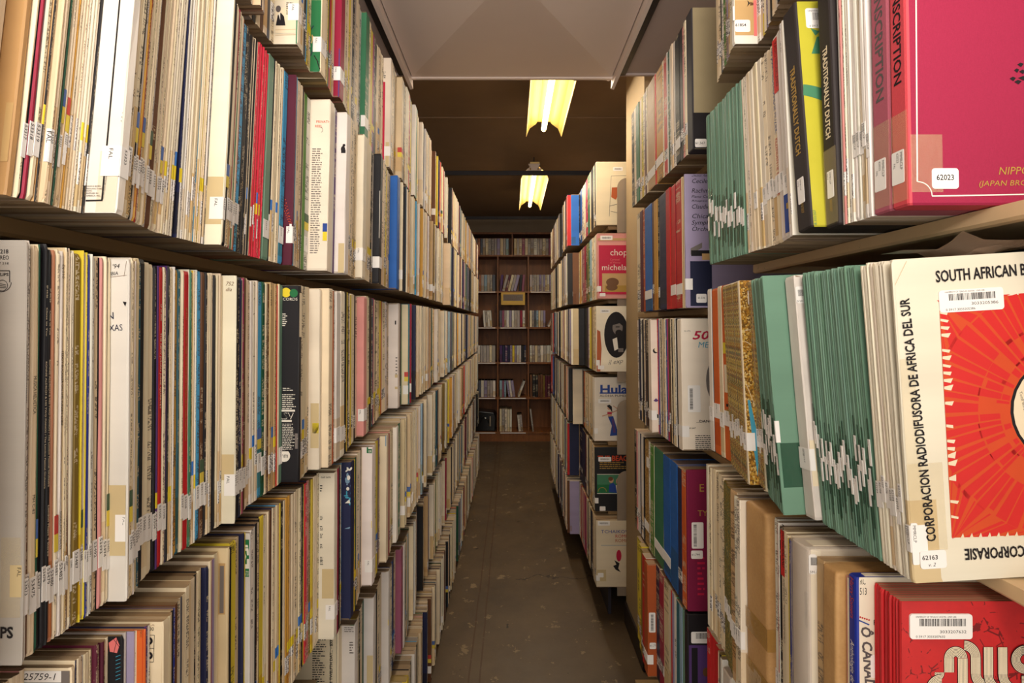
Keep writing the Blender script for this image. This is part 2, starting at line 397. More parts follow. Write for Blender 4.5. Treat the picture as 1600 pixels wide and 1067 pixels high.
# ------------------------------------------------------------------ sleeves
L = .313
def sleeve_geo(t, H, Lx, g, detail):
    """local: spine at x = 0 facing +x, thickness along y, height along z. returns verts, faces, face types, uv per face"""
    b = min(.0012, t * .3); h = t / 2
    prof = [(-Lx, -h), (-b, -h), (0, -h + b), (0, h - b), (-b, h), (-Lx, h)]
    if detail:
        zs = [0, .004, .06, .13, .2, H - .004, H]
    else: zs = [0, H]
    V = []; F = []; FT = []; UV = []
    for k, z in enumerate(zs):
        end = detail and k in (0, len(zs) - 1)
        for j, (x, y) in enumerate(prof):
            jx = jy = 0
            if 0 < j < 5:
                if end: jx = -g.random() * .0016 - .0004; jy = -.12 * y
                elif detail: jx = -g.random() * .0007; jy = -y * .10 * g.random()
            V.append((x + jx, y + jy, z))
    n = 6
    uvs = [0, 0, .22, .78, 1, 1]
    for k in range(len(zs) - 1):
        for j in range(6):
            j2 = (j + 1) % 6; a, b_, c, d = k * n + j, k * n + j2, (k + 1) * n + j2, (k + 1) * n + j
            F.append((a, b_, c, d))
            z0, z1 = zs[k], zs[k + 1]
            if j in (0, 4):
                FT.append(.5); ua = -prof[j][0]; ub = -prof[j2][0]
            elif j == 5: FT.append(0); ua, ub = 0, 1
            else: FT.append(1); ua, ub = (uvs[j], uvs[j2]) if j < 5 else (0, 1)
            if j == 1: ua, ub = 0, .22
            if j == 3: ua, ub = .78, 1
            UV.append([(ua, z0), (ub, z0), (ub, z1), (ua, z1)])
    for top in (0, 1):
        base = (len(zs) - 1) * n if top else 0
        ring = [base + j for j in range(6)]
        if detail and t > .002:
            s = min(.0009, t * .24); z = zs[-1] - .0025 if top else .0025
            inner = []
            for (x, y) in [(-Lx, -h + s), (-.003, -h + s), (-.003, h - s), (-Lx, h - s)]:
                inner.append(len(V)); V.append((x, y, z))
            i0, i1, i2, i3 = inner
            fs = [(ring[0], ring[1], i1, i0), (ring[1], ring[2], i1), (ring[2], ring[3], i2, i1), (ring[3], ring[4], i2), (ring[4], ring[5], i3, i2), (ring[5], ring[0], i0, i3), (i0, i1, i2, i3)]
        else: fs = [tuple(ring)]
        for f in fs:
            F.append(f if top else f[::-1]); FT.append(0)
            UV.append([(-V[i][0] * 3, V[i][1] * 40) for i in F[-1]])
    return V, F, FT, UV
def col_arrays(mb, FT, UV, spine, cover, edge, seed, pr, lab):
    for ft, uv in zip(FT, UV):
        c = spine if ft > .75 else cover if ft > .25 else edge
        mb.col += [c[0], c[1], c[2], 1]; mb.aux += [seed, ft, pr, lab]
        for a, b in uv: mb.uv += [a, b]
def new_card():
    m = MB(); m.uv = []; m.col = []; m.aux = []; return m

# ------------------------------------------------------------------ rows of sleeves
ROWS = {}
class Item: pass
ITEMS = []
def parse(spec):
    out = []
    for tok in spec.split():
        if tok[0] == '@': out.append(('@', float(tok[1:]))); continue
        if tok[0] == 'L' and tok[1:].replace('.', '').replace('-', '').isdigit(): out.append(('L', float(tok[1:]))); continue
        if tok[0] == 'G' and tok[1:].isdigit(): out.append(('G', float(tok[1:]) / 1000)); continue
        if tok[0] == 'P' and tok[1:].lstrip('-').isdigit(): out.append(('P', float(tok[1:]) / 1000)); continue
        if tok[0] == 'Z' and tok[1:].replace('.', '').replace('-', '').isdigit(): out.append(('Z', float(tok[1:]))); continue
        n = 1
        if '*' in tok: tok, k = tok.split('*'); n = int(k)
        key = None
        if '#' in tok: tok, key = tok.split('#')
        cov = 0
        if '~' in tok: tok, k = tok.split('~'); cov = float(k)
        t = None
        if ':' in tok: tok, k = tok.split(':'); t = float(k)
        for _ in range(n): out.append(('i', tok, t, cov, key))
    return out
def row(name, side, z, W, spec, lean=0.0, roll=0.0, rand=RAND, kind='sleeve', where='', maxp=.07, lab=1.0):
    """lay the row out from near to far; side -1 is the left rack, +1 the right rack"""
    g = random.Random(name)
    toks = []; cl, cz = None, roll
    for tk in parse(spec):
        if tk[0] == 'L': cl = tk[1]
        elif tk[0] == 'Z': cz = tk[1]
        elif tk[0] == 'i': toks.append(tk + (lean if cl is None else cl, cz))
        else: toks.append(tk)
    if side > 0: toks = toks[::-1]
    def depth(x, p): return FPX * (W - p) / (side * (x - VX))
    segs = []; cur = []; lean_now = lean; roll_now = roll
    xa = None
    for tk in toks:
        if tk[0] == '@':
            if xa is not None: segs.append((xa, tk[1], cur)); cur = []
            xa = tk[1]
        else: cur.append(tk)
    p = 0.0; d_end = None; prev_lean = None; items = []
    for xa, xb, its in segs:
        d0 = d_end if d_end is not None else depth(xa, p)
        its2 = []
        for it in its:
            if it[0] == 'i' and it[1] == 'R': 
                n = max(1, int((depth(xb, p) - d0) / .0046 / max(1, sum(1 for q in its if q[0] == 'i' and q[1] == 'R'))))
                for _ in range(n):
                    its2.append(('i', g.choice(rand), 2.6 + 3.2 * g.random() ** 1.5, 7 + 9 * g.random() if g.random() < .11 else 0, None, it[5], it[6]))
            else: its2.append(it)
        # dry run for the protrusion at the end
        def run(d0, p, scale, lean_now, roll_now, prev_lean, out, first):
            d = d0; used = 0; gaps = 0
            for ii, it in enumerate(its2):
                if it[0] == 'P': p = it[1]; continue
                if it[0] == 'G': d += it[1]; gaps += it[1]; continue
                _, c, t, cov, key, lean_now, roll_now = it
                t0 = (t if t else 3.7) / 1000
                t1 = t0 * scale
                if prev_lean is not None and prev_lean > lean_now:
                    gp = .318 * (math.tan(R(prev_lean)) - math.tan(R(lean_now))); d += gp; gaps += gp
                prev_lean = lean_now
                if cov and (first[0] or cov < 0): pass
                elif cov: p = min(maxp, p + cov * d / FPX)
                else:
                    drop = .45 * t1 * W / d if p > 0 else 0
                    low = min(p, 0)
                    nx = next((j for j in range(ii, len(its2)) if its2[j][0] == 'i' and its2[j][3]), None)
                    if nx is not None:                    # make room to stand proud again
                        need = p + its2[nx][3] * d / FPX - maxp
                        if need > 0: low = min(low, -.03); drop = max(drop, min(.85 * t1 * W / d, need / (nx - ii)))
                    p = max(low, p - drop)
                    if p < 0 and nx is None and not any(q[0] == 'P' for q in its2): p = min(0, p + .3 * t1 * W / d)
                first[0] = False
                used += t0 / math.cos(R(lean_now))
                if out is not None:
                    o = Item(); o.row = name; o.side = side; o.c = c; o.t = t1 * (.985 - (.10 if d < 1 else .2) * g.random() * (t1 < .008)); o.d = d; o.d1 = d + t1 / math.cos(R(lean_now)); o.cov = abs(cov); o.key = key
                    o.lean = lean_now; o.roll = roll_now; o.z = z; o.p = p + (0 if cov else (g.random() - .5) * .0016); o.W = W; o.lab = lab; o.where = where
                    o.seed = g.random(); o.kind = kind; o.g = g
                    out.append(o)
                d += t1 / math.cos(R(lean_now))
            return d, p, used, gaps, lean_now, roll_now, prev_lean
        _, pe, used, gaps, *_ = run(d0, p, 1.0, lean_now, roll_now, prev_lean, None, [not items and side > 0])
        if not used: d_end = depth(xb, p); continue
        dt = depth(xb, pe)
        sc = max(.45, min(9.0 if name[0] == 'T' else 6.0, (dt - d0 - gaps) / used))
        d_end, p, _, _, lean_now, roll_now, prev_lean = run(d0, p, sc, lean_now, roll_now, prev_lean, items, [not items and side > 0])
    ITEMS.extend(items)
    ROWS[name] = items
    return items

# left rack, near to far (tokens: colour code : thickness ~ visible cover width # feature)
row('LA', -1, 1.852, .36, "@240 L3 R @385 P-14 R @414 P-10 c k c brown c slate c @427 i:4~38#portrait @470 c*2 k sky yellow c*2 @494 c:4~16#leaves @511 c yellow forest red yellow c*2 @527 crimson:4~15#crimson @545 c*3 yellow c*2 navy @558 k:3 grey:3 c*2 w @571 green:5~8 @583 c yellow*2 magenta purple k c*2 @597 c*2 i:4~12#maroonbox @611 c*3 navy c*2 @621 b:4~13 @635 k c @638 i:4~13 @652 c red k yellow c @660 w:4~13#stamp @674 green:5 ochre b @686 c*2 i:4~12 @702 R @733 R @747",
    lean=3, where='the top left shelf', maxp=.03)
row('LB', -1, 1.513, .365, "@-330 R @-60 L6 P-18 c*5 @-22 K:14~30#kraft @20 c:6 @32 crimson:5 @41 c:6 @53 k:3 c:2 @60 b:4~8 c:3 @76 c:3 w:2 forest:3 c*3 ochre:3 c*3 i*3 i:3 k:3 @131 w:5~50#frame @195 c*2 @206 k:2 w:3 @211 ochre:2 red:2 @215 c*5 w @229 brown:4 @238 c*7 i*4 @270 L5 navy:3 @277 w*3 @285 i*2 c*3 @301 sky:2 c*2 yellow:2 @308 c*2 w slate:2 @319 i:4~26#blank k:6 @353 c*2 crimson:2 c green:2 c orange:3 @369 sky:3 @373 k*4 @381 c k c k c @388 rose*9 @406 L4 sage:10 @418 k:2 c*5 @434 sky:4 @441 L3 maroon:4~12#arcs @458 sky:3 c*3 b c*2 k c @475 lime:2 w:3 @481 i:4~30#typed @520 w:2 purple:2 @525 w:4~17#dog @546 c*3 b*2 c @563 i:4~15#list @584 c*3 k w @592 k:4~13#blacknotes @609 c*3 yellow c*2 b @621 L2 blue:5~19#bluesleeve @645 R @682 i:4~11 @697 R @712 c:4~8 @722 R @747",
    lean=6, where='the second left shelf', maxp=.05)
row('LC', -1, 1.168, .365, "@-330 R @-60 L0.6 P-24 c*4 @-26 grey:4~60#philips @36 w:4 @41 brown:4 @45 c:8#helvetica @54 forest:2 k:5 k:5#ronnie @69 k:5#ronnie2 @76 salmon:6 @83 c:5 @89 w:6#teddy @96 c*3 i*2 @112 olive:9 @123 yellow:1.2 c:5 @129 yellow:1.5 @132 royal:3 @136 w*2 @145 b:6 @152 pink:5 @158 c:6 c:4 @169 w:5~28#texas @203 c*2 w:2 b*2 @214 teal:3 k:5 @226 c:5 @233 c:4 @238 k:3 @242 purple:3 @245 red:6#redspine @252 c:4 @258 k:3 @262 c*2 w @270 ochre:4 @276 teal:4 c @285 red:7#crimsonspine @293 green:3 @297 c*2 w @305 sky:5 @311 brown:5 @317 k:3 @321 c*3 @331 k:5 c @339 c*2 @346 i:4~20#cream3 @369 k:4 k @376 navy c @380 magenta:2 brown:3 @385 c*3 w i*2 @402 sky:3 @407 forest:4 @412 c brown:4 @420 t*3 @431 red:2 c @435 sage:3 @440 k:4~26#zoo @470 c*3 @482 c*2 i:4~17#creamtape @505 c:4~13 @519 orange:3 w:3 @524 w:4~11 @537 i:4~12 @552 k yellow k c yellow c*2 k @566 c pink:4~11#pinksleeve @581 c*2 k brown teal magenta c k @597 c*2 b yellow red c*2 w b @617 w:4~15#greycover @635 maroon:3 green:6 @642 R @674 green:5 @680 c*3 ochre:5 @691 w:4~9 @701 R @710 c:4~5 @716 navy:5~7 @726 R @747",
    lean=.6, where='the third left shelf', maxp=.045)
row('LD', -1, .83, .36, "@-330 R @-20 L0.4 P-34 c*15 c:4~70#tagged @113 navy:2 c*5 b @141 maroon:5~3 c maroon:5~3 @160 b c k:4~22#pinkart @191 grey:4 lilac:3~12 @206 w:3 orange:4~15#orangeframe @225 purple:4 w:3 @231 c:5~20#pop @262 c:4 b @268 k:2 royal:2 brown:3 c @284 w:2 slate c*2 @298 b c k:3 @311 c*2 b @316 navy:4~7 @326 c:3 mauve:3 lilac:3 c @341 c*2 b:4~13#tapedtan @358 k:4 @363 yellow:4 @370 b*2 @373 navy:4~6 @381 yellow:2 w:3~7#erato1 @392 w*2 @400 k brown:2 c k @408 yellow:2 @411 c*3 @420 brown:3 @424 c*3 @434 t yellow @438 k:3 @442 c ochre*2 b @455 c*4 @470 k k yellow @475 rose:4 pink @482 olive yellow c*3 @498 i:4~24#notes @527 crimson k k c sky @537 navy:4~14#clouds @554 yellow forest c*2 w c k c @573 w:4~16#erato2 @592 c yellow purple b @601 c:4~12#bluetop @616 crimson c*2 b @623 w:4~10#silver @634 green:6 @642 R @677 i:4~11 @690 R @747",
    lean=.4, where='the fourth left shelf', maxp=.05)
row('LE', -1, .43, .37, "@-330 R @420 L0.4 R @462 c*3 brown c royal c forest @500 P-12 G150 c:4~-32#twelfth @536 w:4~20#erato3 @562 c k c*2 forest @574 w:4~15#redtop @592 k c*4 @604 w:4~11#dots @618 c blue navy c*2 @627 mauve:5~9#mauve @639 w:4~10#jazz @652 forest:4 c @656 pale:5 c @664 R @678 i:4~8 @690 lime:5 @695 R @748",
    lean=.4, where='the fifth left shelf', maxp=.04)
row('LF', -1, .07, .345, "@-330 R @500 R @590 w:4~8 c*2 @610 navy:5~14 @629 w:4~9#bluerim @640 b:4~12#tanprint @655 c*3 lilac c @661 yellow:5~8#ochreprint @671 c*2 k w @677 w:4~8#page @687 c k c*2 @692 b:4~7 @700 R @749",
    lean=.3, where='the bottom left shelf', maxp=.04)
# right rack, near bay, written left to right in the photograph (far to near)
KIND = {}
row('RA', 1, 1.858, .385, "@1106 L2 c b c k w lime:5 grey lilac b c @1143 w:4~36#orangecover w*2 yellow c lilac w k c*2 w @1216 k:8 navy:9 c*6 R @1500",
    lean=2, where='the top right shelf', maxp=.036, rand=RANDR, lab=.5)
row('RB', 1, 1.534, .385, "@1108 L3.4 sage:7#folder*22 @1168 L5 i*3 @1177 c:5 i:5 c*2 @1195 i:4 c*3 @1209 c:6#jaar w:6#redlabel @1225 w:7#bluefoot @1232 w w w:3 @1246 L7 dutchbox:24~22#dutch1 @1290 L3.5 dutchbox2:22~5#dutch2 @1316 L2.5 w pink i w*2 @1336 w:4 w:4 i:4 w:4 w:4 @1364 L1.3 redbox:28#red1 @1393 redbox2:30~230#red2 @1421",
    lean=1.3, where='the second right shelf', rand=RANDR, lab=.5, maxp=.03)
row('RC', 1, 1.175, .385, "@1110 L3 w:4 orange:6 c orange:6#orangeart @1130 L4.5 Z1 glit:6#glitter*8 goldglit:6~16#goldcover glit:5#glitter*3 @1199 L5.5 Z2 sage:5#folder*15 @1238 L6 sage:5~36#greencover @1241 L5.5 w:4~10#whitewedge @1284 L4 Z2.5 sage:4#folder*30 @1377 L2 Z3 i:5*8 @1420 L0.4 Z3.4 i:4~250#southafrica @1427",
    lean=1, where='the third right shelf', rand=RANDR, lab=.5, maxp=.035)
row('RD', 1, .83, .385, "@1105 L1.2 i c*3 b c*3 @1126 greenglit:5#speckle*4 @1140 t:7 @1148 i:7 i:7~8 @1167 parcel:46~11#parcel1 @1201 L1 w:5 red:6 w:2 k:4 c:7#nederland c:4 c yellow:3 royal:3 royal:3 @1240 wrapped:28~17#wrapped @1276 t:8 @1286 L0.5 parcel2:36~14#parcel2 @1325 pink:4 c boxblue:18~26#canada @1367 mus:3.6#mus*9 mus:4~190#muscover @1410",
    lean=.5, where='the fourth right shelf', rand=RANDR, lab=.5, maxp=.03)
row('RE', 1, .485, .40, "@1104 L0.5 red:6*4 @1121 c:4 k w:4~6 @1130 wrapped2:20~5 @1142 bluebox:32~30#bluebox @1163 R @1640", lean=.5, where='the fifth right shelf', rand=RANDR, lab=.5, maxp=.01)
row('RF', 1, .12, .385, "@1105 L0.5 R @1640", lean=.5, where='the lowest right shelf', rand=RANDR, lab=.5)
# right rack, second bay
row('SA', 1, 1.804, .40, "@988 L2 k:7 c:7 green:9 c:6 yellow:4 c:5 maroon:4 c @1013 t:14 @1024 red:3 ochre:14 @1036 c:5 red:10 w forest:5 w:5 c:6 w:6 @1056 k:10 k:6 pink:4 c:4 @1074 slatebox:14~24#slatebox @1083", lean=3, where="the right middle rack's top shelf", rand=RANDR, lab=.5)
row('SB', 1, 1.456, .405, "@996 L1.5 c:12 maroon:10 rust:5 blue:22 brown:6 ochre:10 k:4 navy:18 @1042 red:14 red:16 red:18 @1066 b:4 t:4 c:4 lilac:5~34#debut @1072", lean=1.5, where="the right middle rack's second shelf", rand=RANDR, lab=.5)
row('SC', 1, 1.12, .40, "@991 L3 w navy w k navy c navy brown k @1013 i:5~10#moon @1029 red royal w c k c t i c blue:6 magenta brown:5 k c k c*2 w k @1058 i:5~38#fifty @1067", lean=3, where="the right middle rack's third shelf", rand=RANDR, lab=.5)
row('SD', 1, .764, .40, "@992 L1 k:6 pink w:6 navy w:6 k olive:10#glittergold w lime:8 green:20 @1037 blue:22 blue:20 @1060 navy:12 orange:12 @1073 maroonbox:8~33#maroonbox2 @1075", lean=1, where="the right middle rack's fourth shelf", rand=RANDR, lab=.5, maxp=.03)
row('SE', 1, .44, .40, "@990 L1 yellow:14 yellow:8 olive:8 red:10 rust:10~14#rustbox @1026 navy:16 crimson:20 b:22 c:10 red:5 lilac:8 w:8 teal:12 pale:10 sage:6 @1070 blackbox:8~32#blackbox @1075", lean=1, where="the right middle rack's fifth shelf", rand=RANDR, lab=.5, maxp=.03)
row('SF', 1, .09, .40, "@990 R @1100", lean=1, where="the right middle rack's bottom shelf", rand=RANDR, lab=.5)
# right rack, far block
row('TA', 1, 1.895, .41, "@861 R @884 R @905 k*2 blue:8 c w:6 c*2 magenta:5 red:3 green:9 c k:10 c k @931 c:5~44#sketch @932", lean=2, where="the right far rack's top shelf", rand=RANDR, lab=.5)
row('TB', 1, 1.534, .405, "@861 R @892 b ochre:7 c maroon mauve:8 crimson:8 forest olive green:7 pale:7 c b w c @932 pink:5~44#chopin @934", lean=1.5, where="the right far rack's second shelf", rand=RANDR, lab=.5)
row('TC', 1, 1.189, .40, "@861 R @908 k:7 k:6 purple:5 w yellow:6 brown b b c @931 i:5~44#oval @932", lean=1, where="the right far rack's third shelf", rand=RANDR, lab=.5)
row('TD', 1, .841, .405, "@861 R @905 navy brown orange:5 c b c t c*2 b c w @928 i:5~44#hula @929", lean=1, where="the right far rack's fourth shelf", rand=RANDR, lab=.5)
row('TE', 1, .503, .405, "@861 R @900 navy:12 navy:12 maroon:6 c w k c*2 b w c @929 k:5~44#beach @930", lean=1, where="the right far rack's fifth shelf", rand=RANDR, lab=.5)
row('TF', 1, .17, .40, "@860 R @900 red:5 c pink:9 magenta:9 c k w c k navy b c*2 @931 c:5~44#tchaikovsky @932", lean=1, where="the right far rack's bottom shelf", rand=RANDR, lab=.5)
film('dark_green_tape', (22, 70, 48), .55)

# ------------------------------------------------------------------ helpers for one item on a shelf
def place(I):
    I.X = I.side * (I.W - I.p)
    th = I.lean
    y = I.d + I.t / 2 / math.cos(R(th)) + .0001
    z = I.z + I.t / 2 * math.sin(R(th)) + .0003
    piv = Vector((-.085, 0, 0))
    M = Matrix.Translation((I.X, y, z)) @ Matrix.Rotation(math.pi if I.side > 0 else 0, 4, 'Z') @ \
        Matrix.Rotation(R(th) * I.side, 4, 'X') @ Matrix.Translation(piv) @ Matrix.Rotation(R(I.roll + .2 * I.seed), 4, 'Y') @ Matrix.Translation(-piv)
    I.M = M; I.Mi = M.inverted()
    I.n = I.side                                   # the face towards the camera: -y on the left, +y on the right
    I.xs = VX + I.side * FPX * (I.W - I.p) / I.d
    I.yb = VY + FPX * (CH - I.z) / I.d
    I.k = I.d / FPX
def hit(I, x, y, face='cover'):
    """where the photograph's ray meets the near cover or the spine, in cover or spine coordinates"""
    d = Vector(((x - VX) / FPX, 1, -(y - VY) / FPX)); o = Vector((0, 0, CH))
    o = I.Mi @ o; d = I.Mi.to_3x3() @ d
    if face == 'cover':
        s = (I.n * I.t / 2 - o.y) / d.y; h = o + d * s
        return (h.x if I.side < 0 else -h.x), h.z
    s = -o.x / d.x; h = o + d * s
    return h.y, h.z
class Art:
    def __init__(s, I, name='cover_print'):
        s.I = I; s.mb = MB(); s.name = name; L_ = I.depth
        s.cov = Plane((0, I.n * I.t / 2, 0), (-I.side, 0, 0), (0, 0, 1))
        s.spi = Plane((0, 0, 0), (0, 1, 0), (0, 0, 1))
        s.lo, s.hi = (-L_, -.001) if I.side < 0 else (.001, L_)
        s.e = .00006 if 'tape' in name else .0002
    def up(s):
        s.e += .000012; s.I.top = max(getattr(s.I, 'top', 0), s.e); return s.e
    def im(s, x, y):
        p, q = hit(s.I, x, y); return max(s.lo, min(s.hi, p)), max(.0005, min(s.I.H - .0005, q))
    def poly(s, pts, mat): put_poly(s.mb, s.cov, [s.im(*p) for p in pts], mat, s.up()); return s
    def rect(s, x0, y0, x1, y1, mat):
        s.piece(); a = s.im(x0, y1); b = s.im(x1, y0); put_rect(s.mb, s.cov, a[0], a[1], b[0], b[1], mat, s.up()); return s
    def piece(s):
        # each strip of tape is a part of its own
        if 'tape' in s.name and s.mb.f: s.mb.build(s.name, s.I.obj); s.mb = MB()
    def full(s, mat, q0=0.0, q1=None):
        put_rect(s.mb, s.cov, s.lo, q0 + .0004, s.hi, (q1 or s.I.H) - .0004, mat, s.up()); return s
    def line(s, x0, y0, x1, y1, w, mat):
        a, b = Vector(s.im(x0, y0)), Vector(s.im(x1, y1)); d = (b - a).normalized(); n = Vector((-d.y, d.x)) * w * s.I.k / 2
        put_poly(s.mb, s.cov, [tuple(a - n), tuple(b - n), tuple(b + n), tuple(a + n)], mat, s.up()); return s
    def text(s, t, x, y, h, mat=INK, rot=0, fit=None, shear=0.0, bold=0.0, sx=1.0):
        p, q = hit(s.I, x, y)
        put_text(s.mb, s.cov, t, p, q, h * s.I.k, mat, rot, sx, shear, bold, fit * s.I.k if fit else None, s.up(), (s.lo, s.hi, .001, s.I.H - .001)); return s
    def lines(s, x0, y0, x1, y1, step, mat=INK, seed=3, ragged=.35):
        a = s.im(x0, y1); b = s.im(x1, y0); put_lines(s.mb, s.cov, a[0], b[0], b[1], a[1], step * s.I.k, mat, seed, s.up(), ragged=ragged); return s
    def ring(s, cx, cy, r0, r1, mat, a0=0, a1=360, ky=1.0):
        p, q = hit(s.I, cx, cy); put_ring(s.mb, s.cov, p, q, r0 * s.I.k, r1 * s.I.k, mat, 28, a0, a1, s.up(), ky); return s
    def disc(s, cx, cy, r, mat, ry=None):
        p, q = hit(s.I, cx, cy)
        pts = [(max(s.lo, min(s.hi, a)), b) for a, b in disc(p, q, r * s.I.k, 28, (ry or r) * s.I.k)]
        put_poly(s.mb, s.cov, pts, mat, s.up()); return s
    def srect(s, u0, q0, u1, q1, mat):
        s.piece(); t = s.I.t; put_rect(s.mb, s.spi, -t / 2 + u0 * t, q0, -t / 2 + u1 * t, q1, mat, s.up()); return s
    def stext(s, t, ytop, hf, mat=INK, length=None, u=.3, shear=0.0, bold=0.0, sx=1.0):
        """title running down the spine; u is where its foot line lies across the thickness"""
        q = hit(s.I, s.I.xs + (2 if s.I.side < 0 else -2), ytop, 'spine')[1]
        pl = Plane((0, 0, 0), (0, 0, -1), (0, 1, 0))
        put_text(s.mb, pl, t, -q, -s.I.t / 2 + u * s.I.t, hf * s.I.t, mat, 0, sx, shear, bold, length * s.I.k if length else None, s.up()); return s
    def done(s, label=None):
        o = s.mb.build(s.name, s.I.obj)
        if label: o['label'] = label
        return o
PAPER = plain('label_paper', (238, 234, 230), .5, .3, 0, .04)
def label_part(I, name, face, p0, q0, p1, q1, texts=(), mat=None, th=.00025, r=.0015, bars=None):
    """a stuck-on paper label: thin plate with rounded corners on the cover, the spine, or both"""
    mb = MB(); mat = mat or PAPER; th = max(th, getattr(I, 'top', 0) + .0001)
    pl = Plane((0, I.n * I.t / 2, 0), (-I.side, 0, 0), (0, 0, 1)) if face == 'cover' else Plane((0, 0, 0), (0, 1, 0), (0, 0, 1))
    pts = rrect(p0, q0, p1, q1, min(r, (p1 - p0) * .3, (q1 - q0) * .3)); n = len(pts)
    mb.add([pl.pt(a, b, .00002) for a, b in pts] + [pl.pt(a, b, th) for a, b in pts], [tuple(range(n, 2 * n))] + [(i, (i + 1) % n, n + (i + 1) % n, n + i) for i in range(n)], mat)
    for tx in texts:
        put_text(mb, pl, *tx[:5], **dict(dict(e=th + .00008), **(tx[5] if len(tx) > 5 else {})))
    if bars: put_barcode(mb, pl, *bars[:4], seed=bars[4], e=th + .00008, vertical=len(bars) > 5)
    return mb.build(name, I.obj)
def im_label(I, x0, y0, x1, y1, texts=(), bars=None, name='paper_label'):
    """label on the near cover, corners read off the photograph; texts as (string, fx, fy, fh, opts) in fractions of the label"""
    a = hit(I, x0, y1); b = hit(I, x1, y0); w_, h_ = b[0] - a[0], b[1] - a[1]
    lo, hi = (-I.depth, -.0005) if I.side < 0 else (.0005, I.depth)
    x_0, x_1 = max(lo, a[0]), min(hi, b[0])
    tt = []
    for s_, fx, fy, fh, op in texts:
        op = dict(op); 
        if 'fit' in op: op['fit'] *= w_ if op.get('rot', 0) == 0 else h_
        op['clip'] = (x_0, x_1)
        tt.append((s_, a[0] + fx * w_, a[1] + fy * h_, fh * h_, INK, op))
    bb = None
    if bars: bb = (max(x_0, a[0] + bars[0] * w_), a[1] + bars[1] * h_, min(x_1, a[0] + bars[2] * w_), a[1] + bars[3] * h_, bars[4]) + tuple(bars[5:])
    return label_part(I, name, 'cover', x_0, a[1], x_1, b[1], tt, bars=bb, r=.003)
def folder_like(I): return I.c == 'sage'
def down_text(I, mb, s, q, v, h, mat=INK, e=.00055, sx=1.0):
    put_text(mb, Plane((0, 0, 0), (0, 0, -1), (0, 1, 0)), s, -q, v, h, mat, 0, sx, e=e)
NUM = {'LB': 53316, 'LC': 53472, 'LD': 53610, 'LA': 53200, 'LE': 53800, 'LF': 53900, 'RB': 62000, 'RC': 62100, 'RD': 62170}
def call_label(I, q0=None, ln=.027):
    """white call number label on the foot of the spine, wrapping on to the cover where that shows"""
    q0 = q0 if q0 is not None else .03 + .008 * I.g.random()
    NUM[I.row] = NUM.get(I.row, 61500) + 1
    num = str(NUM[I.row])
    mb = MB(); h = I.t / 2
    mb.box(-.0002, -h * .97, q0, .00045, h * .97, q0 + ln, PAPER)
    if I.cov > 4:
        wd = min(.016, I.cov * I.k * .8); yn = I.n * h
        if folder_like(I): wd = .005
        mb.box(-wd, min(yn, yn + I.n * .0004), q0, 0, max(yn, yn + I.n * .0004), q0 + ln, PAPER)
    if I.d < 1.15:
        if I.side < 0:
            down_text(I, mb, num, q0 + ln * .95, -min(.0013, I.t * .33), min(.0026, I.t * .66), sx=1.5)
            if I.cov > 6:
                put_text(mb, Plane((0, I.n * h, 0), (0, 0, -1), (1, 0, 0)), 'FAL', -(q0 + ln * .93), -min(.010, I.cov * I.k * .6), .0034, INK, 0, 1.25, e=-.0005 if I.n > 0 else .0005)
        else:
            fh = .55 if I.c == 'sage' else 1
            down_text(I, mb, num if I.t < .005 else 'MMRCLP', q0 + ln * .95, -min(.0013, I.t * .33) + (.0004 if I.t > .005 else 0), min(.0024, I.t * .6) * fh, sx=1.3)
            if I.t > .005 and fh == 1: down_text(I, mb, num, q0 + ln * .95, -.0026, .0020, sx=1.3)
    return mb.build('shelf_label', I.obj)
def colour_tape(I, code, q0, q1):
    mb = MB(); h = I.t / 2
    mb.box(-.0002, -h * .985, q0, .0002, h * .985, q1, MATS['tint'])
    if I.cov > 8:
        wd = min(.012, I.cov * I.k * .6); yn = I.n * h
        mb.box(-wd, min(yn, yn + I.n * .00015), q0, 0, max(yn, yn + I.n * .00015), q1, MATS['tint'])
    o = mb.build('colour_tape', I.obj); o.color = COLV[code] + (1,)
    o['label'] = COLN[code] + ' tape'
    return o

# ------------------------------------------------------------------ bodies
SPECIAL = {  # code: (object name, category, colour phrase, spine, cover, height, depth)
 'glit': ('record_sleeve', 'record', 'glittery multicoloured', 'c', 'c', .313, .313), 'goldglit': ('record_sleeve', 'record', 'glittery gold', 'c', 'ochre', .313, .313),
 'greenglit': ('record_sleeve', 'record', 'speckled green', 'olive', 'olive', .31, .313), 'mus': ('record_sleeve', 'record', 'cracked red', 'red', 'red', .314, .313),
 'dutchbox': ('box_set', 'box set', 'black and yellow', 0, 0, .300, .31), 'dutchbox2': ('box_set', 'box set', 'black', 0, 0, .300, .31),
 'redbox': ('box_set', 'box set', 'faded mauve', 0, 0, .302, .32), 'redbox2': ('box_set', 'box set', 'rose red', 0, 0, .302, .32),
 'parcel': ('wrapped_parcel', 'parcel', 'brown paper', 0, 0, .318, .30), 'parcel2': ('wrapped_parcel', 'parcel', 'brown paper', 0, 0, .318, .30),
 'wrapped': ('box_set', 'box set', 'film wrapped white', 0, 0, .318, .31), 'wrapped2': ('box_set', 'box set', 'film wrapped white', 0, 0, .30, .31),
 'boxblue': ('box_set', 'box set', 'blue spined', 0, 0, .318, .31), 'bluebox': ('box_set', 'box set', 'blue', 0, 0, .27, .29),
 'slatebox': ('box_set', 'box set', 'dark slate', 0, 0, .32, .31), 'maroonbox': ('box_set', 'box set', 'maroon cloth', 0, 0, .32, .31), 'blackbox': ('box_set', 'box set', 'black', 0, 0, .315, .315)}
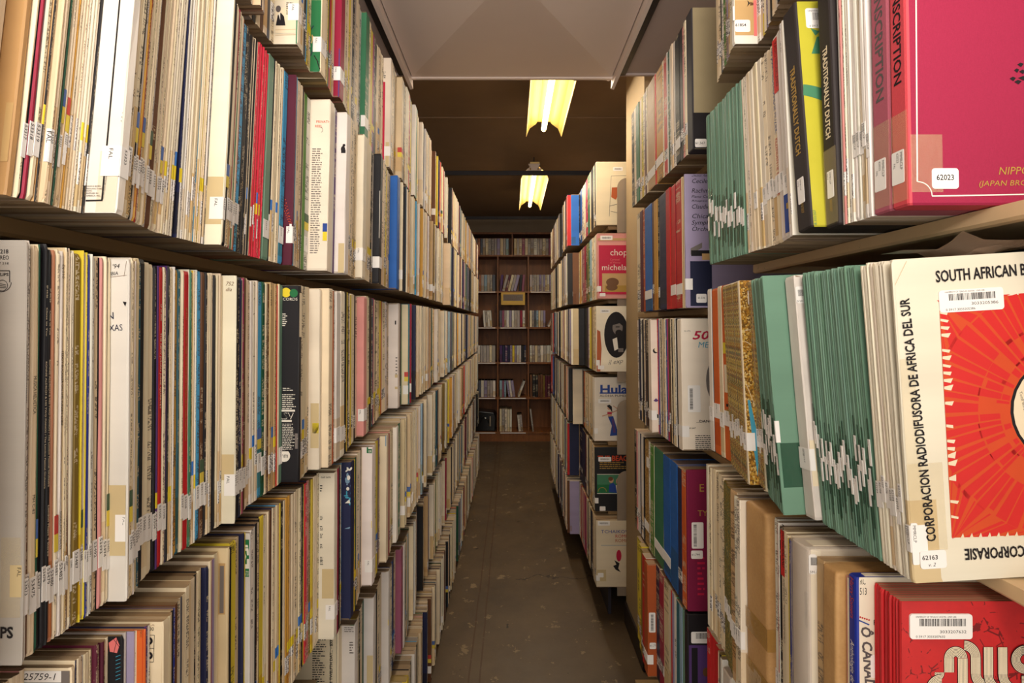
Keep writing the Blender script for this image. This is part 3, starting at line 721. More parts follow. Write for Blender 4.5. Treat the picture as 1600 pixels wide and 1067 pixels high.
BOXMAT = {'dutchbox': ('black_cloth', plain('lemon_board', (190, 182, 58), .35)), 'dutchbox2': ('black_cloth', 'black_cloth'), 'redbox': ('faded_cloth', 'rose_cloth'), 'redbox2': ('coral_cloth', 'rose_cloth'),
          'wrapped': (plain('grey_board', (206, 192, 178)), plain('cream_board', (234, 222, 200))), 'wrapped2': (plain('grey_board', (206, 192, 178)), plain('cream_board', (234, 222, 200))),
          'boxblue': (plain('gloss_blue', (32, 50, 150), .3), plain('cream_board', (234, 222, 200))), 'bluebox': (plain('gloss_blue', (32, 50, 150), .3),) * 2,
          'slatebox': ('grey_buckram', plain('stone_board', (164, 150, 118), .35)), 'maroonbox': ('maroon_cloth', 'maroon_cloth'), 'blackbox': (plain('black_board', (34, 30, 34), .4),) * 2}
def base_attrs(I):
    sp = SPECIAL.get(I.c)
    I.H = sp[5] if sp else (.294 if I.row == 'RB' else .3095) + .0045 * I.seed
    I.depth = sp[6] if sp else L
    place(I)
def jitter(c, g, a=.10):
    k = 1 + (g.random() - .5) * 2 * a; j = [(1 + (g.random() - .5) * .06) for _ in range(3)]
    return tuple(min(1, x * k * q) for x, q in zip(c, j))
def card_colours(I):
    sp = SPECIAL.get(I.c)
    s, c = (sp[3], sp[4]) if sp else (I.c, I.c)
    rg = random.Random(I.seed)
    spine = jitter(COLV[s], rg)
    if sp or I.cov or I.key or I.c in ('sage', 'rose', 'mus') or rg.random() < .6: cover = spine if s == c else COLV[c]
    else: cover = jitter(COLV[rg.choice(RAND)], rg)
    edge = tuple(.5 * a + .5 * b for a, b in zip(cover, COLV['t']))
    return spine, cover, edge
NOPRINT = {'sage', 'rose', 'glit', 'goldglit', 'greenglit'}
def build_card(I, detail=True):
    g = random.Random(I.seed)
    V, F, FT, UV = sleeve_geo(I.t, I.H, I.depth, g, detail)
    mb = new_card(); mb.add(V, F, 'card')
    sp, cv, ed = card_colours(I)
    pr = 0.0 if I.c in NOPRINT else (.005 if I.key else .62)
    if I.c in ('i', 'w') and I.side > 0 and I.row in ('RB', 'RC'): pr = .02
    col_arrays(mb, FT, UV, sp, cv, ed, I.seed, pr, 0)
    o = mb.build(SPECIAL[I.c][0] if I.c in SPECIAL else ('pamphlet_folder' if I.c == 'sage' and I.side > 0 else 'record_sleeve'))
    o.matrix_world = I.M; I.obj = o
    return o
def build_box(I):
    sm, cm = BOXMAT[I.c]; h = I.t / 2; H = I.H; D = I.depth
    mb = MB()
    b = min(.003, h * .5)
    out = [(-D, -h), (-b, -h), (-b * .3, -h + b * .3), (0, -h + b), (0, h - b), (-b * .3, h - b * .3), (-b, h), (-D, h)]
    n = len(out)
    zs = [0, .002, H - .002, H]; ins = [.0015, 0, 0, .0015]
    V = []
    for z, i_ in zip(zs, ins):
        for x, y in out: V.append((x - (i_ if x > -.01 else -i_), y * (1 - i_ / h), z))
    for k in range(3):
        for j in range(n):
            j2 = (j + 1) % n
            mat = cm if j in (0, 6, 7) else sm
            mb.add([V[k * n + j], V[k * n + j2], V[(k + 1) * n + j2], V[(k + 1) * n + j]], [(0, 1, 2, 3)], mat)
    mb.add(V[:n], [tuple(range(n))[::-1]], sm if I.c != 'boxblue' else sm); mb.add(V[3 * n:], [tuple(range(n))], sm)
    o = mb.build(SPECIAL[I.c][0]); o.matrix_world = I.M; I.obj = o
    # the lid stands on the tray: a fine seam along the foot and head
    s = MB(); s.box(-D + .01, -h * .45, H, -.012, h * .45, H + .0006, cm); s.build('lid_edge', o)
    return o
def build_parcel(I):
    import bmesh
    g = random.Random(I.seed); h = I.t / 2 - .0005; H = I.H - .004; D = I.depth
    bm = bmesh.new(); bmesh.ops.create_cube(bm, size=1)
    for v in bm.verts: v.co = Vector(((v.co.x - .5) * D, v.co.y * 2 * h, (v.co.z + .5) * H))
    bmesh.ops.bevel(bm, geom=bm.edges[:], offset=min(.007, h * .35), segments=3, affect='EDGES', profile=.6)
    bmesh.ops.subdivide_edges(bm, edges=[e for e in bm.edges if e.calc_length() > .05], cuts=7, use_grid_fill=True)
    from mathutils import noise
    for v in bm.verts:
        q = noise.noise(v.co * 26 + Vector((I.seed * 50, 0, 0))) * .0016 + noise.noise(v.co * 70) * .0006
        k = max(0, 1 - abs(v.co.z) / .02) + max(0, 1 - abs(v.co.z - H) / .02)
        v.co -= v.co.normalized() * 0
        v.co.x = min(0, v.co.x + q) - .0022 * k * g.random()
        v.co.y *= 1 - .05 * abs(noise.noise(v.co * 30)) - .05 * k * g.random()
    bm.normal_update()
    me = bpy.data.meshes.new('wrapped_parcel'); bm.to_mesh(me); bm.free(); me.materials.append(MATS['kraft'])
    me.polygons.foreach_set('use_smooth', [True] * len(me.polygons))
    o = bpy.data.objects.new('wrapped_parcel', me); COL.objects.link(o); o.matrix_world = I.M; I.obj = o
    # folded end flaps on top of the wrapping
    f = MB(); y = I.n * h
    f.add([(-.012, -h * .9, H), (-.05, 0, H + .0006), (-D + .05, 0, H + .0006), (-D + .02, -h * .9, H)], [(0, 1, 2, 3)], 'kraft')
    f.add([(-.012, h * .9, H), (-.055, 0, H + .001), (-D + .05, 0, H + .001), (-D + .02, h * .9, H)], [(3, 2, 1, 0)], 'kraft')
    f.build('paper_flap', o)
    return o
def tape_band(I, q0, q1, wrap, mat='yellow_tape', name='packing_tape', slant=0.0):
    mb = MB(); h = I.t / 2; yn = I.n * (h + .0006)
    mb.add([(.0008, -h, q0), (.0008, h, q0), (.0008, h, q1), (.0008, -h, q1)], [(0, 1, 2, 3)], mat)
    mb.add([(.0008, yn, q0), (.0008, yn, q1), (-wrap, yn, q1 - slant), (-wrap, yn, q0 - slant)], [(0, 1, 2, 3)], mat)
    return mb.build(name, I.obj)

# ------------------------------------------------------------------ what is printed on particular things
FEAT = {}; FLAB = {}
def feat(key, label=None):
    def d(f): FEAT[key] = f; FLAB[key] = label; return f
    return d
@feat('kraft', 'brown kraft paper sleeve filling the upper left corner, second left shelf')
def _(I):
    A = Art(I, 'aged_tape'); A.rect(0, 160, 26, 252, 'tan_ink'); A.done()
@feat('frame', 'white sleeve with black ruled frame line, wide cover showing, second left shelf')
def _(I):
    A = Art(I)
    A.line(187.5, -2, 159.5, 313, 2.6, INK).line(134, 313.5, 160.5, 313, 2.6, INK)
    A.rect(132, 338, 188, 350, INK)
    for s_, y in (('EACH IS BORN', 292), ('MANUFACTURED', 296), ('WITH', 299.5), ('SUPPLIED BY', 303), ('AMERICA, INC.', 307)): A.text(s_, 135, y, 2.4, INK)
    A.text('AT CARDLE - THE POWER OF BRASS - UNITED ARTISTS', 213, 53, 5, INK, -95, 150)
    A.text('INC. THE WORKSHOP RECORD SOCIETY NEW YORK', 168, 258, 2.6, INK, -94, 56)
    for i in range(16): A.rect(146 - i * .35, 2 + i * 8, 149 - i * .35, 5 + i * 8, INK)
    A.done()
    B = Art(I, 'clear_tape'); B.rect(148, 236, 198, 340, 'clear_tape'); B.done()
@feat('blank', 'plain cream sleeve with broad tape band across the foot, second left shelf')
def _(I):
    A = Art(I, 'aged_tape'); A.rect(300, 276, 352, 350, 'tape_ink'); A.done()
@feat('arcs', 'maroon sleeve with dotted orange arcs, second left shelf')
def _(I):
    A = Art(I)
    for k in range(3):
        for j in range(9):
            A.disc(446 + j * 1.3 - k * .6, 312 + j * (5.2 - k) + k * 9, .8, 'orange_ink')
    A.rect(452, 350, 459, 374, PAPER); A.done()
@feat('typed', 'sleeve with long typed sheet on its cover, second left shelf')
def _(I):
    A = Art(I); A.lines(484, 232, 504, 395, 3.6, 'grey_ink', 5, .25); A.text('PRIVATE', 494, 192, 4, 'orange_ink'); A.text('REEL', 492, 199, 4, 'orange_ink')
    A.ring(500, 203, 4, 4.6, 'grey_ink', -60, 90); A.rect(515, 240, 519, 248, 'red_ink')
    A.rect(504, 349, 517, 362, 'blue_ink').rect(504, 362, 517, 376, 'yellow_ink'); A.done()
@feat('dog', 'white sleeve with small black dog at its head, second left shelf')
def _(I):
    A = Art(I)
    A.disc(536, 233, 3.4, INK, 5).disc(537.5, 227, 2.2, INK).rect(533, 234, 540, 239, INK)
    A.rect(540, 340, 546, 352, 'blue_ink').rect(540, 352, 546, 363, 'yellow_ink').rect(528, 380, 546, 428, 'tape_ink').rect(541, 391, 542.5, 395, INK); A.done()
@feat('list', 'cream sleeve with track list down its left, second left shelf')
def _(I):
    A = Art(I); A.rect(571, 253, 584, 259, 'navy_ink').rect(571, 266, 577, 270, INK).rect(581, 315, 584, 328, 'red_ink').rect(581, 329, 584, 340, 'teal_ink')
    for i in range(9): A.rect(567, 343 + i * 6, 570, 344.2 + i * 6, INK)
    A.rect(566, 400, 582, 440, 'tape_ink'); A.done()
@feat('blacknotes', 'black sleeve with white liner notes and yellow and blue tape, second left shelf')
def _(I):
    A = Art(I); A.lines(597, 320, 606, 395, 3, WHITEINK, 8).rect(595, 430, 602, 432, WHITEINK).line(598, 298, 606, 372, .8, WHITEINK)
    A.rect(603, 419, 608, 428, 'blue_ink').rect(603, 428, 608, 438, 'yellow_ink'); A.done()
@feat('bluesleeve', 'bright blue sleeve with yellow tape, second left shelf')
def _(I):
    A = Art(I); A.rect(624, 311, 642, 318, 'cream_ink').rect(634, 423, 642, 432, 'yellow_ink'); A.done()
@feat('philips', 'grey record sleeve with shield emblem, nearest on the third left shelf')
def _(I):
    A = Art(I, 'cover_print')
    A.text('218', 0.5, 396, 6.5, INK, bold=.02, fit=13); A.text('STEREO', -11.5, 405.5, 6.5, INK, fit=26); A.text('6527 218', -12, 413, 3.6, INK, fit=26)
    A.ring(3, 441, 14.5, 15.4, INK, -90, 0); A.ring(3, 441, 14.5, 15.4, INK, -180, -90)
    A.line(-12, 423, 15.5, 423, 1.2, INK).line(15.5, 423, 15.5, 441, 1.2, INK)
    A.text('PHILIPS', -11, 431, 4.6, INK, fit=25, bold=.02)
    A.ring(4, 446, 8, 8.8, INK)
    for i in range(3): A.line(-2, 443 + 3 * i, 10, 445 + 2.4 * i, .8, INK)
    A.text('PHILIPS', -48, 996, 17, INK, fit=69, bold=.03)
    A.done()
    B = Art(I, 'clear_tape'); B.rect(0, 840, 33, 965, 'clear_tape'); B.rect(15, 883, 40, 933, 'tape_ink'); B.text('FAL', 27, 886, 6, INK, -90, fit=15); B.done()
    C = Art(I, 'spine_print'); C.stext('6527 218  PHILIPS', 445, .42, INK, 70, .3); C.stext('LA PRIMA DONNA IN HAYDN', 540, .42, INK, 90, .25); C.done()
def spine_title(I, parts, mat=INK, label=None):
    A = Art(I, 'spine_print')
    for tx, y, ln, hf, u in parts: A.stext(tx, y, hf, mat, ln, u)
    A.done()
@feat('helvetica', 'cream sleeve with spine title in black capitals, third left shelf')
def _(I): spine_title(I, [('MUSICA HELVETICA', 588, 60, .42, .3), ('MH C-83', 775, 30, .4, .3)])
@feat('speck', 'black sleeve with flecks of gold wear, third left shelf')
def _(I):
    A = Art(I, 'spine_print'); g = random.Random(4)
    for i in range(40): q = g.random() * .3; A.srect(.2 + .6 * g.random(), q, .3 + .6 * g.random(), q + .002, 'cream_ink')
    A.stext('A CHRISTMAS RECORD', 625, .4, 'cream_ink', 70, .3)
    A.done()
@feat('ronnie', 'black sleeve with cream spine title, left of the navy one, third left shelf')
def _(I): spine_title(I, [('SP 44156', 445, 20, .4, .25), ('Close to You', 480, 45, .4, .25), ('RONNIE ALDRICH & HIS TWO PIANOS / The London Festival Orchestra', 565, 200, .42, .25)], 'cream_ink')
@feat('ronnie2', 'black sleeve with cream spine title, left of the salmon one, third left shelf')
def _(I): spine_title(I, [('SP 44156', 450, 22, .4, .25), ('Close to You', 485, 38, .4, .25), ('RONNIE ALDRICH & HIS TWO PIANOS / The London Festival Orchestra', 562, 200, .42, .25), ('London Phase 4 Stereo', 790, 80, .4, .25)], 'cream_ink')
@feat('teddy', 'white sleeve with black sunset title on spine, third left shelf')
def _(I): spine_title(I, [('DJ-510', 412, 22, .5, .25), ('TEDDY BUCKNER ON THE SUNSET STRIP', 548, 118, .5, .25), ('DIXIELAND JUBILEE', 800, 60, .4, .25)])
@feat('texas', 'white sleeve with ink stamp and handwriting on its cover, third left shelf')
def _(I):
    A = Art(I); A.text("'94", 175, 420, 7, INK, 6, shear=.3).text('COLUMBIA', 148, 432, 5.5, INK, 4, fit=37, shear=.2)
    A.text('IN', 163, 499, 11, 'navy_ink', 3).text('TEXAS', 158, 518, 10, 'navy_ink', 3, fit=34); A.line(168, 433.5, 198, 430, .5, 'brown_ink').line(198, 408, 194, 432, .5, 'brown_ink')
    A.poly([(192, 471), (198, 472), (196, 479)], INK); A.rect(166, 758, 204, 868, 'tape_ink'); A.rect(180, 804, 200, 846, PAPER); A.text('FAL', 192, 807, 5, INK, -90, fit=13); A.done()
@feat('redspine', 'red sleeve with cream title between black ones, third left shelf')
def _(I): spine_title(I, [('LP 20-2000', 475, 26, .35, .3), ('THE NEW JULIAN JUNIE QUARTET', 520, 120, .35, .3)], 'cream_ink')
@feat('crimsonspine', 'deep red sleeve with small gold title, beside the thin green one, third left shelf')
def _(I): spine_title(I, [('SP 4147', 480, 20, .3, .3), ('Two Pianos - Hawaii - Ronnie Aldrich and his Two Pianos with the London Festival Orchestra', 515, 175, .32, .3)], 'gold_ink')
@feat('cream3', 'blank cream sleeve with broad cover showing, right of centre on the near third left shelf')
def _(I):
    A = Art(I, 'aged_tape'); A.rect(346, 710, 372, 750, 'tape_ink'); A.text('752', 352, 446, 6, 'brown_ink', shear=.3).text('dia', 352, 455, 6, 'brown_ink', shear=.3); A.done()
@feat('zoo', 'black sleeve with green and yellow emblem and white liner notes, third left shelf')
def _(I):
    A = Art(I)
    A.disc(447, 457, 7.5, 'yellow_ink').disc(459, 458, 6.5, 'green_ink').ring(438, 457, 3, 6, 'yellow_ink').text('RECORDS', 434, 469.5, 4.5, WHITEINK, fit=31)
    A.lines(441, 490, 449, 508, 3, WHITEINK, 2).lines(442, 606, 458, 610, 3, WHITEINK, 6).lines(441, 616, 463, 638, 3.1, WHITEINK, 4)
    A.rect(438, 640, 461, 643, WHITEINK).rect(438, 656, 456, 659, WHITEINK).text('ASV', 432, 655, 10.5, WHITEINK, fit=27).text('ASV', 432.8, 654, 8.8, INK, fit=25)
    A.lines(441, 662, 461, 704, 2.6, WHITEINK, 9)
    A.disc(444, 712, 9.5, WHITEINK).text('tmm', 434, 715, 7.5, INK, fit=16).rect(434, 703, 455, 705, INK); A.rect(461, 677, 469, 701, 'grey_ink'); A.text('FAL', 465, 679, 3, WHITEINK, -90)
    A.done()
    B = Art(I, 'spine_print'); B.srect(0, .23, 1, .30, 'cream_ink'); B.done()
@feat('creamtape', 'cream sleeve with yellow tape square low on its cover, third left shelf')
def _(I):
    A = Art(I, 'aged_tape'); A.rect(485, 630, 504, 700, 'tape_ink'); A.done(); B = Art(I, 'colour_tape'); B.rect(488, 661, 504, 677, 'yellow_ink'); B.done('yellow tape')
@feat('pinksleeve', 'dusty pink sleeve with yellow tape square, third left shelf')
def _(I):
    A = Art(I, 'cover_print'); A.rect(569, 462, 579, 470, PAPER).rect(569, 473, 572, 492, PAPER).rect(570, 560, 580, 596, 'pink_ink'); A.done(); B = Art(I, 'colour_tape'); B.rect(572, 609, 580, 620, 'yellow_ink'); B.done('yellow tape')
@feat('greycover', 'pale grey sleeve with two tape strips, right of the shelf seam, third left shelf')
def _(I):
    A = Art(I, 'aged_tape'); A.rect(617, 585, 633, 590, 'tape_ink').rect(617, 604, 633, 608, 'tape_ink').rect(628, 591, 634, 603, PAPER).rect(617, 501, 619, 507, INK).lines(618, 558, 621, 584, 5, 'grey_ink'); A.done()
@feat('portrait', 'cream sleeve with small photo of a man in a dark suit, top left shelf')
def _(I):
    A = Art(I); A.rect(430, 12, 462, 52, 'cream_ink').poly([(431, 40), (434, 24), (439, 20), (444, 26), (446, 40)], INK).disc(435, 14, 4, 'mid_ink', 5.5).poly([(435, 21), (438, 20), (438, 32)], WHITEINK)
    A.lines(447, 4, 459, 24, 3, INK, 3).line(430, 47, 462, 46, .6, 'tan_ink').line(430, 55, 462, 54, .6, 'tan_ink'); A.rect(462, 8, 470, 70, 'sage_ink'); A.rect(430, 70, 470, 73, 'blue_ink'); A.done()
@feat('leaves', 'sleeve with dark green leaf picture and white strip, top left shelf')
def _(I):
    A = Art(I); A.rect(458, 0, 502, 128, 'green_ink')
    g = random.Random(2)
    for i in range(16):
        x, y = 462 + 36 * g.random(), 118 * g.random(); A.line(x, y, x + 16 * (g.random() - .5), y + 14 * g.random(), 1.6, g.choice(('navy_ink', 'sage_ink', INK, 'tan_ink')))
    A.rect(500, 0, 511, 128, 'cream_ink'); A.rect(479, 128, 511, 145, PAPER); A.rect(505, 54, 511, 66, 'blue_ink').rect(505, 66, 511, 80, 'yellow_ink'); A.done()
@feat('crimson', 'crimson and maroon sleeve with blue and yellow tape squares, top left shelf')
def _(I):
    A = Art(I); A.rect(527, 76, 545, 190, 'purple_ink').rect(530, 123, 541, 136, 'blue_ink').rect(530, 136, 541, 149, 'yellow_ink').rect(533, 149, 541, 153, PAPER); A.done()
@feat('maroonbox', 'cream sleeve with maroon printed column, top left shelf')
def _(I):
    A = Art(I); A.rect(596, 128, 602, 258, 'crimson_ink').rect(602, 222, 608, 260, 'tape_ink').lines(596, 112, 603, 122, 3, INK); A.done()
@feat('stamp', 'white sleeve with black ornamental stamp at its foot, top left shelf')
def _(I):
    A = Art(I); A.rect(653, 292, 659, 318, INK).line(655, 296, 657.5, 312, 1, WHITEINK).text('UA', 655, 232, 5, INK).line(653, 290, 672, 290, .6, 'grey_ink').lines(655, 204, 664, 209, 2.5, 'grey_ink').rect(655, 291, 671, 322, 'tape_ink') ; A.done()
@feat('tagged', 'worn pale sleeve with handwritten number tag, fourth left shelf')
def _(I):
    A = Art(I); A.rect(0, 1048, 112, 1070, 'grey_ink'); A.rect(28, 1048, 96, 1066, PAPER); A.text('25759-1', 36, 1062, 10.5, INK, fit=52, shear=.25); A.done()
@feat('pinkart', 'black sleeve with pink and cyan sketch, fourth left shelf')
def _(I):
    A = Art(I); A.poly([(170, 1004), (182, 995), (187, 1008), (183, 1020), (172, 1018)], 'pink_ink').line(176, 996, 188, 1012, .8, INK).line(184, 994, 178, 1020, .8, INK)
    for i in range(7): A.line(181, 1026 + i * 6, 189, 1023 + i * 6, .8, 'cyan_ink')
    A.done()
@feat('orangeframe', 'cream sleeve with broad orange border, fourth left shelf')
def _(I):
    A = Art(I); A.rect(100, 967, 214, 1080, 'cream_ink').line(214, 967, 223, 959, .6, 'brown_ink').rect(222, 960, 224, 1075, 'orange_ink'); A.text('NCC', 219, 985, 3.5, 'brown_ink', -90); A.done()
@feat('pop', 'worn cream sleeve with boxed letter emblem and ink notes, fourth left shelf')
def _(I):
    A = Art(I)
    A.text("'66", 229, 967, 7, 'brown_ink', shear=.2).text('BIA', 229, 978, 6, 'brown_ink', shear=.2).text('300', 229, 985, 5.5, INK)
    A.line(228, 992, 241.5, 992, .7, INK).line(241.5, 992, 240, 1034, .7, INK).line(228, 1034, 240, 1034, .7, INK).line(228, 1013, 241, 1013, .7, INK)
    A.ring(233, 1001, 2.5, 6, INK, -90, 90).rect(230, 996, 233, 1006, INK).ring(233, 1024, 2.5, 6, INK, -90, 90).rect(230, 1019, 233, 1033, INK)
    for i, s_ in enumerate(('that', 'was', 'the', 'ance', 'their')): A.text(s_, 228, 1050 + i * 4.6, 3, INK)
    A.poly([(247, 952), (258, 955), (256, 1000), (252, 1070), (262, 1070), (262, 950)], 'tan_ink'); A.done()
@feat('tapedtan', 'tan sleeve with brown tape strip down its cover, fourth left shelf')
def _(I):
    A = Art(I, 'aged_tape'); A.rect(341, 880, 352, 960, 'tan_ink').rect(343, 884, 350, 958, 'grey_ink'); A.done()
def erato(I, x0, y0, x1, y1, full=True):
    A = Art(I); w_, h_ = x1 - x0, y1 - y0
    f = lambda a, b: (x0 + a * w_, y0 + b * h_)
    A.rect(x0, y0, x1, y1, 'green_ink')
    S = [(.12, .14), (.74, .14), (.86, .30), (.86, .42), (.68, .42), (.62, .30), (.40, .30), (.60, .46), (.38, .66), (.66, .66), (.66, .52), (.88, .52), (.88, .78), (.12, .78), (.12, .66), (.36, .46), (.12, .24)]
    c = [f(*p) for p in S]
    mb = A.mb; cov = A.cov; e = A.up(); P = [A.im(*p) for p in c]
    put_poly(mb, cov, P, WHITEINK, e)
    S2 = [(.30, .20), (.70, .20), (.78, .30), (.78, .36), (.74, .36), (.68, .24), (.28, .24), (.50, .46), (.26, .72), (.80, .72), (.80, .58), (.74, .58), (.74, .70), (.22, .70), (.46, .46)]
    A.text('ERATO', x0 + w_ * .12, y1 - h_ * .03, h_ * .13, WHITEINK, fit=w_ * .74)
    A.line(*f(.42, .22), *f(.78, .22), h_ * .02, 'green_ink')
    return A
@feat('erato1', 'white sleeve with green emblem patch, nearest of the three, fourth left shelf')
def _(I): erato(I, 376, 843, 391, 901).done()
@feat('erato2', 'white sleeve with green emblem patch and ochre tape square, fourth left shelf')
def _(I):
    A = erato(I, 573, 678, 594, 708); A.rect(580, 814, 591, 825, 'yellow_ink'); A.lines(582, 836, 588, 858, 4, 'grey_ink'); A.done()
@feat('erato3', 'white sleeve with green emblem patch at its head, fifth left shelf')
def _(I):
    A = erato(I, 535, 939, 563, 976); A.lines(538, 980, 554, 986, 3, 'grey_ink').lines(546, 1003, 553, 1020, 4, 'grey_ink'); A.done()
@feat('notes', 'cream sleeve with text column and square of old tape, fourth left shelf')
def _(I):
    A = Art(I)
    A.text('GAP 3678', 501, 747, 2.6, INK)
    for y in (806, 822, 834, 850, 870, 876): A.lines(500, y, 505, y + 7, 2.6, INK, y)
    A.lines(500, 758, 504, 768, 4, INK); A.done()
    B = Art(I, 'aged_tape'); B.rect(503, 889, 525, 935, 'tape_ink'); B.done()
@feat('clouds', 'dark blue sleeve picturing clouds with a white curl, fourth left shelf')
def _(I):
    A = Art(I); g = random.Random(5)
    for i in range(26):
        y = 742 + 46 * g.random(); A.disc(540 + 14 * g.random(), y, 1 + 2.6 * g.random(), 'cyan_ink' if y > 768 else ('sky_ink' if i % 3 else WHITEINK), 1 + 3 * g.random())
    A.poly([(539, 786), (546, 780), (553, 787), (546, 786)], WHITEINK).poly([(538, 826), (546, 823), (554, 823), (546, 826)], 'sky_ink')
    A.ring(546, 731, 1.4, 4.2, WHITEINK, -200, 20).ring(540, 733, 2, 4.2, WHITEINK, -90, 0); A.rect(547, 868, 553, 888, 'grey_ink'); A.done()
@feat('bluetop', 'cream sleeve with pale blue block at its head, fourth left shelf')
def _(I):
    A = Art(I); A.rect(602, 676, 616, 697, 'sky_ink').rect(604, 778, 615, 815, 'tape_ink').rect(606, 795, 614, 805, 'yellow_ink').rect(611, 748, 612.5, 786, INK); A.done()
@feat('silver', 'plain silver grey sleeve beside the dark green one, fourth left shelf')
def _(I): A = Art(I, 'clear_tape'); A.rect(622, 745, 636, 778, 'clear_tape'); A.done()
@feat('twelfth', 'cream sleeve with boxed vertical title and text columns, fifth left shelf')
def _(I):
    A = Art(I); A.rect(496, 975, 533, 978, 'red_ink').lines(488, 988, 510, 1067, 3.6, INK, 11, .5)
    for x in (516.5, 526): A.line(x, 990, x, 1075, .5, INK)
    A.line(516.5, 990, 526, 990, .5, INK); A.text("Carolina's ON THE TWELFTH DAY... - $3333", 519, 1116, 4.2, INK, 90, fit=122, bold=.02); A.done()
@feat('redtop', 'white sleeve with thin red line at its head, fifth left shelf')
def _(I): A = Art(I); A.rect(574, 886, 592, 889, 'red_ink').rect(573, 1024, 588, 1070, 'tape_ink'); A.done()
@feat('dots', 'white sleeve with blue and yellow tape squares, fifth left shelf')
def _(I): A = Art(I); A.rect(607, 960, 616, 968, 'blue_ink').rect(606, 968, 616, 977, 'yellow_ink'); A.done()
@feat('mauve', 'mauve sleeve with green and yellow tape squares, fifth left shelf')
def _(I): A = Art(I); A.rect(630, 906, 636, 914, 'green_ink').rect(631, 914, 637, 923, 'yellow_ink').rect(629, 794, 634, 798, 'pink_ink'); A.done()
@feat('jazz', 'white sleeve with heavy black lettering, fifth left shelf')
def _(I):
    A = Art(I); A.rect(640, 788, 650, 792, 'purple_ink').rect(639, 832, 642, 846, INK).rect(639, 852, 645, 860, INK).rect(643, 875, 650, 885, 'green_ink').rect(643, 885, 650, 891, 'yellow_ink').line(642, 800, 641, 840, .8, INK); A.done()
@feat('bluerim', 'white sleeve with blue border, bottom left shelf')
def _(I): A = Art(I); A.rect(628, 951, 640, 955, 'blue_ink').rect(637, 951, 640, 1065, 'blue_ink').rect(632, 1057, 640, 1067, 'yellow_ink'); A.done()
@feat('tanprint', 'tan sleeve with faint printed panels, bottom left shelf')
def _(I): A = Art(I); A.rect(642, 940, 650, 950, 'cream_ink').lines(644, 962, 650, 1022, 4, 'tan_ink').rect(642, 1030, 652, 1058, 'tape_ink'); A.done()
@feat('ochreprint', 'mustard sleeve with dark picture at its head, bottom left shelf')
def _(I): A = Art(I); A.rect(659, 896, 667, 930, 'brown_ink').disc(664, 910, 3, 'gold_ink', 6).disc(662, 922, 2.5, INK, 4); A.done()
@feat('page', 'white sleeve with closely typed cover and pink foot, bottom left shelf')
def _(I): A = Art(I); A.lines(677, 868, 684, 928, 2.4, 'grey_ink', 4).rect(676, 950, 687, 959, 'pink_ink'); A.done()

# right rack
@feat('orangecover', 'orange sleeve with numbered white sticker, top right shelf')
def _(I):
    A = Art(I); A.rect(1142, 0, 1181, 55, 'tan_ink').poly([(1167, 0), (1172, 5), (1167, 11), (1169, 5)], INK).poly([(1172, 3), (1185, 7), (1172, 9)], 'brown_ink').rect(1178, 0, 1182, 56, 'pink_ink'); A.done()
    im_label(I, 1147, 31, 1172, 50, [('61854', .08, .45, .24, dict(fit=.66, bold=.015))]); im_label(I, 1138, 10, 1145, 32, name='shelf_label')
@feat('folder', None)
def _(I): pass
@feat('jaar', 'cream sleeve with blue and red anniversary title on its spine, second right shelf')
def _(I):
    A = Art(I, 'spine_print'); A.stext('100 JAAR NEDERLANDSE MUZIEK:', 50, .45, 'blue_ink', 148, .25); A.stext('REZENDENTIE ENSEMBLE', 205, .45, 'red_ink', 95, .25); A.done()
@feat('redlabel', 'white sleeve with red title strip on its spine, second right shelf')
def _(I):
    A = Art(I, 'spine_print'); q0 = hit(I, I.xs - 2, 127, 'spine')[1]; A.srect(.05, q0, .98, I.H - .004, 'scarlet_ink'); A.stext('RADIO NEDERLAND', 42, .4, INK, 75, .3); A.done()
@feat('bluefoot', 'white sleeve with blue foot and tiny crest, second right shelf')
def _(I):
    A = Art(I, 'spine_print'); A.srect(.02, .008, .98, .07, 'blue_ink'); A.srect(.35, .04, .65, .048, 'gold_ink'); A.done()
def dutch(I, y0):
    A = Art(I, 'spine_print'); A.stext('TRADITIONALLY DUTCH', y0, .34, 'gold_ink' if I.key == 'dutch1' else 'cream_ink', 152, .32, bold=.03); A.stext('6906 303/307', 292, .18, 'gold_ink', 34, .4); A.done()
@feat('dutch1', 'black and yellow box set with green leaf shapes, leaning on second right shelf')
def _(I):
    dutch(I, 74)
    A = Art(I)
    A.poly([(1266, 44), (1277, 48), (1283, 47), (1274, 56)], 'sage_ink').poly([(1276, 58), (1286, 55), (1294, 84), (1268, 84)], 'sage_ink')
    a = [(1255 + 46 * i / 10, 132 + 12 * (i / 10) ** 1.6) for i in range(11)]; b = [(x, y + 17 + 4 * (x - 1255) / 46) for x, y in a]
    A.poly(a + b[::-1], 'sage_ink'); A.text('6908.303/307', 1277, 359, 4.5, 'sage_ink', 90, fit=32); A.done()
    im_label(I, 1260, 13, 1296, 44, [('UNIVERSITY', .1, .82, .09, {}), ('0 5917 3033', .12, .06, .1, {})], (.28, .4, 1, .78, 5))
    label_part(I, 'shelf_label', 'spine', -.008, .035, .006, .068, [('MMRCLP', -.002, .066, .0026, INK, dict(rot=-90)), ('62016', -.0065, .066, .0022, INK, dict(rot=-90))])
@feat('dutch2', 'black box set with cream spine lettering, upright on second right shelf')
def _(I):
    dutch(I, 54)
    label_part(I, 'shelf_label', 'spine', -.006, .035, .006, .068, [('MMRCLP', -.001, .066, .0026, INK, dict(rot=-90)), ('62017', -.0055, .066, .0022, INK, dict(rot=-90))])
    A = Art(I, 'clear_tape'); A.srect(.02, .004, .98, .095, 'clear_tape'); A.done()
